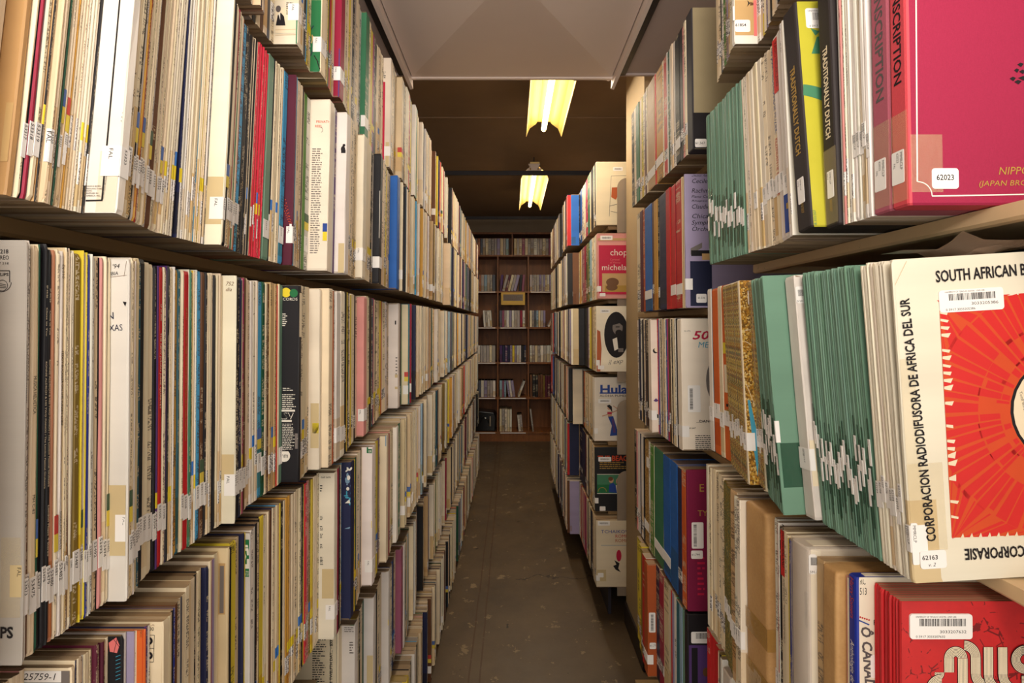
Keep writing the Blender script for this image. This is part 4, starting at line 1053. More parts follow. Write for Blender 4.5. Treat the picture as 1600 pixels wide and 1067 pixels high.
def transcription(I, y0, ln):
    A = Art(I, 'spine_print'); A.stext('TRANSCRIPTION', y0, .42, 'mid_ink' if I.key == 'red1' else INK, ln, .28, bold=.02); A.stext('NHK', 268 if I.key == 'red1' else 248, .4, 'gold_ink', 20, .3); A.done()
    B = Art(I, 'clear_tape'); B.srect(.03, .006, .97, .094, 'clear_tape'); B.done()
    label_part(I, 'shelf_label', 'spine', -.010, .024, .006, .057, [('MMRCLP', .001, .055, .0032, INK, dict(rot=-90)), ('62022' if I.key == 'red1' else '62023', -.0035, .055, .0028, INK, dict(rot=-90)), ('FAL', -.0075, .046, .0024, INK, dict(rot=-90))])
@feat('red1', 'faded mauve box set with transcription title, left of the rose red one')
def _(I): transcription(I, -78, 226)
@feat('red2', 'rose red cloth box set with gold border and leaf emblem, upper right')
def _(I):
    transcription(I, -78, 200)
    A = Art(I)
    A.line(1430, -160, 1433, 284, 2.2, WHITEINK)
    pts = [(1434 + 22 * math.sin(R(a)), 306 - 22 * math.cos(R(a))) for a in range(0, 91, 10)]
    for p, q in zip(pts, pts[1:]): A.line(*p, *q, 1.6, WHITEINK)
    A.line(1456, 306.5, 1800, 300, 2, WHITEINK)
    A.text('NIPPON HOSO KYOKAI', 1559, 273, 12, 'gold_ink', 1.0, sx=1.0, shear=.2).text('(JAPAN BROADCASTING CORPORATION)', 1528, 291, 8.5, 'gold_ink', 1.0, sx=1.15, shear=.2)
    for i, (x, y, r_) in enumerate(((1594, 101, 5), (1588, 110, 4), (1582, 123, 5), (1590, 128, 6), (1598, 122, 8), (1597, 112, 5))): A.poly([(x - r_, y), (x, y - 3), (x + r_, y - 1), (x + 1, y + 4)], INK)
    A.done()
    B = Art(I, 'clear_tape'); B.rect(1424, 210, 1472, 300, 'clear_tape') ; B.done()
    im_label(I, 1456, 263, 1497, 295, [('62023', .16, .42, .27, dict(fit=.66, bold=.015))])
@feat('glitter', None)
def _(I):
    A = Art(I, 'spine_print'); A.srect(.06, .002, .70, I.H - .002, 'mixed_glitter'); A.stext('WORLD RECORDS', 600, .2, INK, 60, .72); A.done()
@feat('goldcover', 'glittery gold sleeve with teal streak, third right shelf')
def _(I):
    A = Art(I); A.full('gold_glitter'); A.poly([(1168, 625), (1172, 625), (1186, 690), (1184, 745), (1176, 690)], 'cyan_ink'); A.line(1163, 517, 1180, 513, .8, 'cream_ink').line(1164, 533, 1181, 543, .8, 'cream_ink').line(1166, 600, 1186, 650, .8, 'cream_ink'); A.done()
    im_label(I, 1169, 453, 1180, 477); B = Art(I, 'spine_print'); B.srect(.1, .002, .6, I.H - .002, 'mixed_glitter'); B.done()
@feat('orangeart', 'orange sleeve with yellow and white cartoon-like shapes, third right shelf')
def _(I):
    A = Art(I, 'spine_print'); A.srect(.1, .19, .9, .21, 'yellow_ink').srect(.2, .12, 1, .17, 'cream_ink').srect(.3, .06, .9, .09, 'gold_ink').srect(.4, .095, .7, .10, INK); A.done()
@feat('greencover', 'thick green folder with wide cover showing, leaning on the third right shelf')
def _(I): pass
@feat('whitewedge', 'plain white sleeve wedged between green folders, third right shelf')
def _(I):
    im_label(I, 1241, 447, 1262, 474, [('0 5917', .2, .06, .12, {})], (.3, .42, .98, .8, 4)); A = Art(I, 'aged_tape'); A.rect(1266, 687, 1290, 760, 'cream_ink'); A.done()
@feat('southafrica', 'cream sleeve with red radiating disc pattern and bold black titles, right foreground')
def _(I):
    A = Art(I); cx, cy = 1660, 640
    X0, X1, Y0, Y1 = 1469, 1860, 460, 840
    A.poly([(1467, 470), (1860, 440), (1872, 826), (1487, 840)], 'orange_ink'); g = random.Random(12); e = A.up()
    def cl(x, y): return (max(1468 + (y - 470) * .052, min(1862, x)), max(468 - (x - 1467) * .075, min(840 - (x - 1487) * .03, y)))
    a = 90
    while a < 450:
        st = 2.2 + 4.5 * g.random(); gap = .6 + 1.4 * g.random()
        for r0, r1, pr in ((84, 98, .5), (98, 132, .62), (132, 198, 1), (198, 320, .42)):
            if g.random() > pr: 
                if r0 < 190: continue
                aa, bb = a, a + st * .35
            else: aa, bb = a, a + st
            jo = (g.random() - .5) * 14
            q = [(r0, aa), (r1 + jo, aa), (r1 + jo, bb), (r0, bb)]
            pts = [cl(cx + r * math.cos(R(t)), cy + r * math.sin(R(t))) for r, t in q]
            put_poly(A.mb, A.cov, [A.im(*p) for p in pts][::-1], 'scarlet_ink', e)
        a += st + gap
    A.disc(cx, cy, 82, INK).disc(cx + 2, cy, 79, 'cream_ink')
    A.text('Titel', 1597, 622, 5, 'mid_ink', -80).text('Total duration: 00', 1592, 612, 4.6, 'mid_ink', -80, fit=52)
    g = random.Random(3)
    for i in range(30):
        y = 486 + i * 11.8; x = 1467.5 + (y - 470) * .054
        if g.random() < .8: A.poly([(x, y), (x + 10 + 5 * g.random(), y + 3 - 9 * g.random()), (x + 11, y + 6), (x, y + 4)], 'cream_ink')
    for i in range(9): x = 1500 + i * 14; A.poly([(x, 840 - (x - 1487) * .03 + 1), (x + 4, 833 - (x - 1487) * .03), (x + 6, 840 - (x - 1487) * .03)], 'cream_ink')
    A.text('SOUTH AFRICAN BROADCASTING', 1462, 441, 18, INK, 1.3, fit=258, bold=.018).text('CORPORACION RADIODIFUSORA DE AFRICA DEL SUR', 1462, 845, 14.5, INK, 92.6, fit=382, bold=.022)
    A.text('CORPORASIE', 1600, 852, 17, INK, 180, fit=94, bold=.022)
    A.line(1398, 445, 1416, 408, .5, 'tan_ink')
    A.done()
    im_label(I, 1468, 448, 1566, 489, [('UNIVERSITY OF TEXAS AT AUSTIN - UNIV LIBS', .09, .87, .07, dict(fit=.62)), ('3033205386', .49, .28, .13, dict(fit=.42)), ('0 5917 3033205386', .09, .07, .1, dict(fit=.46))], (.15, .52, .88, .82, 9), 'barcode_label')
    im_label(I, 1438, 858, 1477, 889, [('62163', .07, .5, .24, dict(fit=.6, bold=.015)), ('v. 2', .28, .13, .2, dict(shear=.3))])
    B = Art(I, 'clear_tape'); B.rect(1417, 560, 1428, 870, 'clear_tape').rect(1420, 722, 1472, 862, 'clear_tape'); B.done()
    label_part(I, 'shelf_label', 'cover', .0006, .018, .007, .058, [('MMRCLP', .0024, .056, .003, INK, dict(rot=-90))])
@feat('speckle', None)
def _(I): A = Art(I, 'spine_print'); A.srect(.08, .002, .92, I.H - .002, 'green_glitter'); A.done()
@feat('parcel1', 'brown paper parcel with tape and white label, fourth right shelf')
def _(I):
    tape_band(I, .118, .150, .03); tape_band(I, .0005, .075, .02, 'yellow_tape', 'packing_tape')
    label_part(I, 'paper_label', 'spine', -.010, .035, .012, .068, [('MMRCLP', .006, .066, .003, INK, dict(rot=-90)), ('62170', .001, .066, .0028, INK, dict(rot=-90))])
@feat('nederland', 'cream sleeve with red title block on its spine, fourth right shelf')
def _(I):
    A = Art(I, 'spine_print'); q0 = hit(I, I.xs - 3, 905, 'spine')[1]; A.srect(.04, q0, .96, I.H - .003, 'scarlet_ink'); A.stext('RADIO NEDERLAND', 824, .42, INK, 68, .28, bold=.02); A.stext('ROSE BRANDEL - THE DUTCH JAZZ WORLD', 910, .3, 'grey_ink', 100, .35); A.done()
@feat('wrapped', 'white box wrapped in clear film with barcode, fourth right shelf')
def _(I):
    im_label(I, 1259, 866, 1276, 897, [('0 5917', .1, .05, .13, {})], (.45, .45, 1, .85, 6), 'barcode_label')
    A = Art(I, 'spine_print'); A.stext('SELECTION FROM SYMPHONY - DUTCH', 930, .16, 'mid_ink', 55, .78); A.done()
    film_part(I)
@feat('wrapped2', 'small white box in clear film, beside the blue box on the fifth right shelf')
def _(I): film_part(I)
def film_part(I):
    g = random.Random(I.seed); mb = MB(); h = I.t / 2 + .0009; H = I.H + .003; n = 9
    for j in range(n):
        pass
    V = []; zs = [H * j / n for j in range(n + 1)]; prof = [(-I.depth, -h), (-.16, -h), (-.03, -h), (.0012, -h * .9), (.0016, 0), (.0012, h * .9), (-.03, h), (-.16, h), (-I.depth, h)]
    for z in zs:
        for x, y in prof: V.append((x + g.random() * .0012, y * (1 + .0 * g.random()), z))
    m = len(prof); F = [(k * m + j, k * m + j + 1, (k + 1) * m + j + 1, (k + 1) * m + j) for k in range(n) for j in range(m - 1)]
    mb.add(V, F, 'clear_film'); mb.build('wrapping_film', I.obj, True)
@feat('parcel2', 'brown paper parcel with folded top edge, between film-wrapped box and blue box set')
def _(I): tape_band(I, .085, .125, .02, 'yellow_tape', 'packing_tape', .01)
@feat('canada', 'blue spined box set with cream cover and grey slanted title, lower right')
def _(I):
    A = Art(I, 'spine_print'); A.stext('Harry Somers', 907, .42, 'orange_ink', 66, .32, shear=.2); A.stext('Anthologie de la Musique', 1007, .42, WHITEINK, 120, .32, shear=.2); A.done()
    B = Art(I); B.text('RCI', 1343, 913, 10, INK, fit=11).text('513', 1343, 929, 11, INK, fit=11)
    for i in range(5): B.disc(1344 + i * 3.4, 964 + i * 1.1, 1.4, 'red_ink')
    B.line(1342, 969, 1358, 976, 2, 'blue_ink'); B.text('\u00d4 CANADA', 1345, 978, 15, 'mid_ink', -86, fit=112, bold=.03, shear=.2).text('R', 1364, 976, 8, INK); B.done()
    im_label(I, 1360, 1023, 1372, 1059, name='barcode_label')
@feat('mus', None)
def _(I): pass
@feat('muscover', 'cracked red sleeve with striped lettering and barcode, lower right foreground')
def _(I):
    A = Art(I); A.full('red_marble')
    def stripes(pts_fn, rs, col0='cream_ink'):
        pass
    # striped letters: bundles of parallel lines
    def bundle(cx, cy, r0, r1, a0, a1): 
        A.ring(cx, cy, r0 - .8, r1 + .8, INK, a0, a1)
        n = 7; 
        for i in range(n):
            a = r0 + (r1 - r0) * i / n; A.ring(cx, cy, a + .35, a + (r1 - r0) / n - .35, 'cream_ink', a0, a1)
    def bars(x0, y0, x1, y1):
        A.rect(x0 - .8, y0, x1 + .8, y1, INK); n = 7
        for i in range(n):
            a = x0 + (x1 - x0) * i / n; A.rect(a + .35, y0, a + (x1 - x0) / n - .35, y1, 'cream_ink')
    def hbars(x0, y0, x1, y1):
        A.rect(x0, y0 - .8, x1, y1 + .8, INK); n = 7
        for i in range(n):
            a = y0 + (y1 - y0) * i / n; A.rect(x0, a + .35, x1, a + (y1 - y0) / n - .35, 'cream_ink')
    bundle(1493, 1028, 3, 18, 0, 180); bars(1475, 1028, 1490, 1050); bundle(1460, 1050, 0.5, 15, -90, 0); bundle(1471, 1078, 10, 25, 90, 180); bars(1496, 1028, 1511, 1067)
    bundle(1505, 1026, 11, 26, 0, 88); bars(1516, 1026, 1531, 1052); bundle(1541, 1052, 10, 25, 180, 270); bars(1536, 1010, 1550, 1056); bundle(1566, 1054, 16, 30, 180, 270)
    bars(1558, 1010, 1572, 1056); bundle(1590, 1052, 18, 32, 180, 270); bundle(1600, 1029, 8, 22, 90, 270); hbars(1594, 1010, 1660, 1021); hbars(1594, 1054, 1660, 1068)
    A.done()
    im_label(I, 1420, 958, 1517, 997, [('UNIVERSITY OF TEXAS AT AUSTIN - UNIV LIBS', .09, .86, .07, dict(fit=.65)), ('3033207632', .47, .24, .12, dict(fit=.43)), ('0 5917 3033207632', .09, .06, .09, dict(fit=.47))], (.15, .52, .9, .82, 14), 'barcode_label')
@feat('bluebox', 'glossy blue box with worn corners at the lower edge of the right rack')
def _(I): A = Art(I, 'cover_print'); A.rect(1166, 1060, 1182, 1080, 'cream_ink'); A.done()
@feat('slatebox', 'dark box with grey landscape cover, right middle rack top shelf')
def _(I):
    A = Art(I); A.rect(1083, 176, 1112, 232, INK); A.done(); im_label(I, 1086, 217, 1104, 230, [('61,567', .02, .35, .3, {})])
@feat('debut', 'lavender sleeve listing composers in black italics, right middle rack')
def _(I):
    A = Art(I)
    for s_, y, h, f in (('Debut Recording', 276, 4, 44), ('Cecile Licad', 286, 7, 50), ('Rachmaninoff', 301, 7, 56), ('Piano Concerto', 309, 4.2, 46), ('Rhapsody', 315, 3, 34), ('Claudio Abbado', 326, 7, 62), ('Chicago', 341, 7, 38), ('Symphony', 351, 7, 46), ('Orchestra', 361, 7, 46)): A.text(s_, 1080, y, h, INK, fit=f, shear=.25)
    A.poly([(1079, 388), (1097, 379), (1097, 387), (1079, 398)], 'grey_ink'); A.rect(1080, 391, 1112, 400, INK).rect(1097, 396, 1112, 406, 'tan_ink'); A.rect(1079, 408, 1112, 478, 'navy_ink'); A.done()
    im_label(I, 1088, 459, 1104, 473, [('61,546', .15, .45, .22, dict(fit=.7))])
@feat('moon', 'cream sleeve with small crescent and purple star, right middle rack')
def _(I): A = Art(I); A.disc(1024, 548, 4, INK).disc(1026, 546.5, 3.6, 'cream_ink').poly([(1021, 626), (1025, 622), (1029, 626), (1025, 628)], 'purple_ink').disc(1027, 650, 3, INK); A.done()
@feat('fifty', 'cream sleeve with red number and pale blue word, right middle rack')
def _(I):
    A = Art(I); A.text('50', 1081, 530, 13, 'crimson_ink', fit=28, shear=.25, bold=.02).text('MEN', 1090, 543, 9, 'cyan_ink', fit=28, shear=.2).text('...DANCING', 1088, 660, 4, INK, fit=38, bold=.02)
    A.disc(1125, 595, 22, 'grey_ink', 38); A.lines(1087, 680, 1130, 710, 3, INK, 7, .1).text('61,667', 1077, 670, 2.6, INK); A.text('XL 6776', 1069, 518, 2, INK); A.done()
    im_label(I, 1075, 602, 1094, 644, [], (.15, .1, .4, .9, 8, 1), 'barcode_label')
@feat('glittergold', 'mustard speckled sleeve with white round label, right middle rack')
def _(I): A = Art(I, 'spine_print'); A.srect(.02, .002, .98, I.H - .002, 'gold_glitter'); A.srect(.35, .23, .95, .26, PAPER); A.done()
@feat('maroonbox2', 'maroon cloth box set with gilt letters and upright barcode, right middle rack')
def _(I):
    A = Art(I); A.text('E', 1092, 768, 12, 'gold_ink').text('TY', 1090, 806, 9, 'gold_ink').lines(1090, 870, 1104, 930, 8, 'crimson_ink'); A.done()
    im_label(I, 1081, 816, 1099, 857, [], (.15, .08, .42, .92, 18, 1), 'barcode_label'); im_label(I, 1080, 860, 1098, 873, [('61,744', .05, .4, .25, {})])
@feat('rustbox', 'rust brown sleeve with barcode at the foot, right middle rack')
def _(I): im_label(I, 1014, 957, 1024, 988, [], (.3, .08, .7, .92, 3, 1), 'barcode_label'); im_label(I, 1015, 1004, 1025, 1014, [('61,770', .05, .4, .3, {})])
@feat('blackbox', 'black box with dark portrait and barcode, right middle rack')
def _(I):
    A = Art(I); A.rect(1077, 1008, 1112, 1080, 'purple_ink').rect(1081, 1012, 1090, 1080, INK).disc(1103, 1050, 5, 'brown_ink', 7); A.done()
    im_label(I, 1080, 987, 1110, 1005, [], (.25, .4, 1.0, .9, 17), 'barcode_label')
@feat('sketch', 'cream sleeve with brown ink sketch, first on the right far rack top shelf')
def _(I):
    A = Art(I); A.line(955, 275, 985, 274, .6, 'grey_ink').line(955, 275, 952, 338, .6, 'grey_ink').poly([(956, 293), (975, 292), (978, 303), (966, 305), (962, 312), (955, 308)], 'rust_ink' if 'rust_ink' in MATS else 'brown_ink'); A.line(952, 322, 968, 318, .8, 'grey_ink').line(954, 330, 972, 334, .8, 'grey_ink'); A.done()
    im_label(I, 958, 261, 973, 267, [], (.15, .3, .85, .7, 2), 'barcode_label')
@feat('chopin', 'pink sleeve with crimson panel and pale lower case lettering, right far rack')
def _(I):
    A = Art(I); A.rect(936, 383, 990, 460, 'crimson_ink'); A.text('chopin', 953, 399, 10, WHITEINK, fit=37).text('michelangeli', 940, 422, 9, WHITEINK, fit=62).text('Carnaval', 953, 407, 3, 'pink_ink').text('of Vienna', 953, 411.5, 3, 'pink_ink')
    A.rect(941, 427, 985, 456, 'tan_ink').disc(957, 441, 10, 'brown_ink', 7).rect(945, 446, 985, 456, 'gold_ink').disc(956, 449, 9, 'brown_ink', 5); A.rect(934, 372, 990, 376, 'tan_ink'); A.done()
    im_label(I, 938, 368, 957, 375, [], (.15, .3, .85, .7, 2), 'barcode_label'); im_label(I, 937, 458, 946, 463)
@feat('oval', 'cream sleeve with oval portrait of a bearded man, right far rack')
def _(I):
    A = Art(I); A.disc(963, 523, 19, INK, 36).disc(965, 512, 8, 'grey_ink', 11).poly([(957, 508), (960, 499), (972, 500), (974, 510), (968, 505)], INK).disc(967, 520, 5.5, INK, 5).rect(962, 510, 968, 511.5, INK).poly([(957, 530), (964, 527), (966, 545), (960, 548)], WHITEINK).rect(966, 544, 974, 550, 'grey_ink')
    A.poly([(933, 515), (938, 518), (940, 545), (938, 580), (931, 580)], 'rust_ink' if 'rust_ink' in MATS else 'orange_ink'); A.text('il exp', 950, 570, 7, 'grey_ink', 8, fit=24, shear=.4); A.done()
    im_label(I, 938, 483, 953, 489, [], (.15, .3, .85, .7, 2), 'barcode_label'); im_label(I, 934, 571, 944, 577)
@feat('hula', 'white sleeve with blue title and dancer in blue skirt, right far rack')
def _(I):
    A = Art(I); A.text('Hula', 937, 614.5, 13, 'blue_ink', fit=44, bold=.03).rect(937, 613, 985, 615, 'blue_ink').text('ALOHA PUMEHANA', 937, 620, 3.4, INK, fit=58)
    A.disc(952, 637, 3, 'skin_ink', 3.6).poly([(948, 634), (952, 632), (956, 635), (957, 646), (954, 640)], INK).line(941, 650, 951, 647, 1.6, 'skin_ink').line(955, 645, 967, 640, 1.6, 'skin_ink').line(967, 640, 958, 634, 1.4, 'skin_ink')
    A.poly([(949, 643), (956, 643), (956, 652), (950, 652)], 'skin_ink').poly([(949, 644), (956, 644), (956, 647), (949, 647)], 'crimson_ink').poly([(950, 651), (958, 650), (967, 680), (953, 681), (956, 665)], 'blue_ink').poly([(956, 654), (959, 654), (962, 676), (958, 676)], 'purple_ink'); A.done()
    im_label(I, 935, 623, 955, 630, [], (.15, .3, .85, .7, 2), 'barcode_label')
@feat('beach', 'black sleeve with orange title and photo of people outdoors, right far rack')
def _(I):
    A = Art(I); A.text('THE BEACH', 934, 720, 8, 'orange_ink', fit=54, bold=.03).lines(937, 722, 985, 733, 3, 'gold_ink', 5).rect(933, 741, 985, 771, 'sage_ink').rect(933, 757, 985, 771, 'green_ink').line(933, 741, 985, 741, .8, WHITEINK).line(933, 771, 985, 771, 1, WHITEINK)
    A.poly([(951, 769), (952, 757), (958, 754), (964, 760), (964, 770)], 'blue_ink').disc(955, 750, 3.6, 'skin_ink', 4.5).disc(954, 748, 3.8, 'brown_ink', 3.2).disc(966, 752, 3.6, 'skin_ink', 5).poly([(962, 758), (970, 756), (972, 770), (964, 770)], 'cream_ink').ring(941, 768, 6, 6.8, 'gold_ink', 0, 180); A.done()
    im_label(I, 935, 714, 955, 721, [], (.15, .3, .85, .7, 2), 'barcode_label'); im_label(I, 937, 791, 946, 798)
@feat('tchaikovsky', 'grey cream sleeve with composer title in blue capitals, right far rack bottom shelf')
def _(I):
    A = Art(I); A.text('TCHAIKOVSKY', 939, 833, 5, 'blue_ink', fit=58).text('ROMEO', 961, 840, 5, 'red_ink', fit=26).text('ROMEO', 961, 847, 5, 'rust_ink' if 'rust_ink' in MATS else 'brown_ink', fit=26).line(939, 852, 985, 852, .7, 'sky_ink')
    A.disc(967, 868, 4, 'crimson_ink', 9).poly([(960, 875), (968, 880), (966, 888), (970, 894), (962, 890), (958, 884), (963, 882)], INK); A.rect(930, 890, 947, 908, 'tape_ink'); A.done()
    im_label(I, 934, 814, 953, 821, [], (.15, .3, .85, .7, 2), 'barcode_label'); im_label(I, 934, 895, 943, 902)
plain('rust_ink', (180, 88, 44))

# ------------------------------------------------------------------ build everything that stands on the shelves
ORD = ['', 'first', 'second', 'third', 'fourth', 'fifth', 'sixth', 'seventh', 'eighth', 'ninth', 'tenth', 'eleventh', 'twelfth', 'thirteenth', 'fourteenth', 'fifteenth', 'sixteenth', 'seventeenth', 'eighteenth', 'nineteenth']
TENS = {20: 'twent', 30: 'thirt', 40: 'fort', 50: 'fift', 60: 'sixt', 70: 'sevent', 80: 'eight', 90: 'ninet'}
def ordinal(n):
    if n < 20: return ORD[n]
    if n > 99: return 'hundred and ' + ordinal(n - 100)
    t, u = n // 10 * 10, n % 10
    return TENS[t] + ('ieth' if u == 0 else 'y-' + ORD[u])
for I in ITEMS: base_attrs(I)
for I in ITEMS:
    yt = VY + FPX * (CH - I.z - I.H) / I.d
    x1 = VX + I.side * FPX * (I.W - I.p) / I.d1
    xa, xb = sorted((I.xs, x1)); xa = max(0, xa); xb = min(1600, xb)
    hgt = max(0, min(1067, I.yb) - max(0, yt))
    cv = I.cov if 0 < I.xs < 1600 else (max(0, min(I.cov, I.xs)) if I.side < 0 else max(0, min(I.cov, 1600 - I.xs)))
    I.inview = (xb > xa or (I.key and cv > 0)) and hgt > 2
    I.areapx = (max(0, xb - xa) + cv) * hgt if I.inview else 0
NMAX = 300
sleeves = [I for I in ITEMS if I.c not in SPECIAL and not (I.c == 'sage' and I.side > 0)]
must = [I for I in sleeves if I.key]
rest = sorted([I for I in sleeves if not I.key and I.inview], key=lambda I: -I.areapx)
special = [I for I in ITEMS if I.c in SPECIAL or (I.c == 'sage' and I.side > 0)]
nspec = sum(1 for I in special if I.c in SPECIAL and SPECIAL[I.c][0] == 'record_sleeve')
single = set(map(id, must + rest[:max(0, NMAX - len(must) - nspec)] + special))
# which one of its colour each thing is, counted from the near end of its shelf
count = {}
def cname(I):
    if I.c in SPECIAL: return SPECIAL[I.c][2]
    return COLN[I.c]
for I in ITEMS:
    if not I.inview: continue
    k = (I.row, cname(I), I.c in SPECIAL and SPECIAL[I.c][0]); count[k] = count.get(k, 0) + 1; I.nth = count[k]
for I in ITEMS:
    if id(I) not in single: continue
    if I.c in BOXMAT: o = build_box(I)
    elif I.c.startswith('parcel'): o = build_parcel(I)
    else: o = build_card(I)
    folder = I.c == 'sage' and I.side > 0
    noun, cat = ('pamphlet folder', 'folder') if folder else ('record sleeve', 'record')
    if I.c in SPECIAL: noun, cat = SPECIAL[I.c][0].replace('_', ' '), SPECIAL[I.c][1]
    lab = FLAB.get(I.key) if I.key else None
    if not lab:
        cn = cname(I); n = getattr(I, 'nth', 1)
        tot = count.get((I.row, cn, I.c in SPECIAL and SPECIAL[I.c][0]), 1)
        thick = 'thick ' if I.t > .0075 and not folder else ''
        lab = f"only {thick}{cn} {noun} on {I.where}" if tot == 1 else f"{thick}{cn} {noun}, {ordinal(n)} {cn.split()[-1]} one from the front, {I.where.replace('the ', '', 1)}"
    tag(o, lab, cat, f"{noun}s on {I.where}")
    if I.key and I.key in FEAT: FEAT[I.key](I)
    # labels and coloured tapes
    near_left = I.side < 0 and I.row in ('LA', 'LB', 'LC', 'LD', 'LE', 'LF')
    rg = random.Random(I.seed * 977)
    if folder:
        A = Art(I, 'clear_tape'); a = .045 + .055 * rg.random(); A.srect(.04, a - .035, .97, a + .05, 'dark_green_tape'); A.done()
        if I.key == 'greencover':
            B = Art(I, 'clear_tape'); B.rect(1225, 690, 1282, 762, 'dark_green_tape'); B.done()
        call_label(I, a, .028)
    elif I.row in ('RB', 'RC', 'RD') and not I.c in BOXMAT and not I.c.startswith('parcel') and I.key not in ('muscover', 'southafrica'):
        if I.c != 'mus': call_label(I, .05 + .018 * rg.random() if I.row == 'RC' else .06 + .02 * rg.random(), .027)
    elif I.side > 0 and I.row[0] in 'STR' and I.c not in BOXMAT:
        if rg.random() < .8 and I.t > .003: call_label(I, .028 + .015 * rg.random(), .026)
    elif near_left:
        if I.d < 1.2 and rg.random() < .8 or rg.random() < .35:
            if not (I.key in ('philips', 'texas', 'typed', 'dog', 'clouds')): call_label(I)
        if rg.random() < .13 and not I.key:
            a = .062 + .012 * rg.random()
            colour_tape(I, 'yellow', a, a + .014)
            colour_tape(I, rg.choice(('blue', 'blue', 'forest', 'red')), a + .0142, a + .029)
# the far sleeves, too many and too thin to count: one object
mb = new_card(); nst = 0
for I in ITEMS:
    if id(I) in single: continue
    g = random.Random(I.seed)
    V, F, FT, UV = sleeve_geo(I.t, I.H, I.depth, g, False)
    mb.add([tuple(I.M @ Vector(v)) for v in V], F, 'card'); sp, cv, ed = card_colours(I)
    col_arrays(mb, FT, UV, sp, cv, ed, I.seed, .5, I.lab); nst += 1
o = mb.build('distant_record_sleeves')
tag(o, 'mass of worn record sleeves filling the far shelves on both sides of the aisle', 'records', None, 'stuff')
print('items', len(ITEMS), 'single', len(single), 'stuff', nst)

# ------------------------------------------------------------------ shelving
def shelf_part(root, x_front, x_back, y0, y1, z, mat, lip=.017):
    """steel shelf: deck with a rolled front lip; its ends close with a rounded corner"""
    s = 1 if x_front > 0 else -1
    pts = [(x_front, z - .0005), (x_front, z - lip + .003), (x_front + s * .003, z - lip), (x_front + s * .016, z - lip), (x_front + s * .016, z - lip + .003), (x_front + s * .003, z - lip + .003), (x_front + s * .003, z - .0035), (x_back, z - .0035), (x_back, z - .0005)]
    if s < 0: pts = pts[::-1]
    mb = MB(); mb.prism([(p[0], p[1]) for p in pts], 1, y0 + .002, y1 - .002, mat)
    o = mb.build('shelf', root)
    c = MB()                                            # end plate under the deck
    for y in (y0 + .003, y1 - .005):
        q = [(x_front + s * .004, z - .004), (x_front + s * .004, z - lip), (x_front + s * .03, z - lip), (x_back, z - lip), (x_back, z - .004)]
        c.prism(q if s < 0 else q[::-1], 1, y, y + .002, mat)
    c.build('bracket', o)
    return o
def unit(label, side, y0, y1, levels, xf, xb, mat, top, group):
    ym = (y0 + y1) / 2
    root = empty('shelving_unit', (0, 0, 0)); tag(root, label, 'shelving', group)
    for z, x in levels: shelf_part(root, side * x, side * xb, y0, y1, z, mat)
    for y in (y0, y1):
        u = MB(); u.box(side * xb - .02, y - .018 if y > y0 else y, 0, side * xb + .02, y if y > y0 else y + .018, top, 'olive_steel')
        u.build('upright', root)
    b = MB(); b.box(*sorted((side * (xb + .022), side * (xb + .024)))[:1], y0, 0, sorted((side * (xb + .022), side * (xb + .024)))[1], y1, top, 'dark_steel'); b.build('back_panel', root)
    k = MB(); x0, x1 = sorted((side * (xf + .02), side * (xf + .035))); k.box(x0, y0 + .001, 0, x1, y1 - .001, .078 if levels[-1][0] < .13 else levels[-1][0] - .02, 'dark_steel'); k.build('kick_plate', root)
    return root
LL = [(1.852, .44), (1.513, .44), (1.168, .44), (.83, .43), (.43, .43), (.07, .40)]
words_ = ['nearest', 'second', 'third', 'fourth', 'fifth', 'farthest']
for i in range(6):
    y0 = 1.0 + .914 * (i - 1)
    unit(f'olive steel shelving bay on the left of the aisle, {words_[i]} from the front', -1, y0, y0 + .914, LL, .40, .765, 'olive_steel', 2.2, 'left shelving bays')
RR = [(1.858, .47), (1.534, .47), (1.175, .47), (.83, .47), (.485, .47), (.12, .46)]
unit('lit-toned steel shelving bay nearest on the right of the aisle', 1, .086, 1.0, RR, .46, .76, 'lit_steel', 2.2, 'right shelving bays')
unit('olive steel shelving bay on the right, just in front of the column', 1, 1.0, 1.914, [(1.804, .47), (1.456, .47), (1.12, .47), (.764, .47), (.44, .47), (.09, .46)], .46, .78, 'olive_steel', 2.2, 'right shelving bays')
TT = [(1.895, .47), (1.534, .47), (1.189, .47), (.841, .47), (.503, .47), (.17, .46)]
for i in range(3):
    y0 = 2.5 + .914 * i
    r = unit(f'olive steel shelving bay beyond the column on the right, {("first", "middle", "last")[i]} of three', 1, y0, y0 + .914, TT, .45, .78, 'olive_steel', 2.25, 'right far shelving bays')
    if i == 0:
        for z, x in TT:                                 # rounded end brackets seen against the first covers
            q = [(.500, z - .045), (.500, z + .17)] + [(.500 + .045 - .045 * math.cos(R(a)), z + .17 + .045 * math.sin(R(a))) for a in range(15, 91, 15)] + [(.74, z + .215), (.74, z - .045)]
            mb = MB(); mb.prism(q[::-1], 1, 2.432, 2.435, 'tan_steel'); mb.build('end_bracket', r)

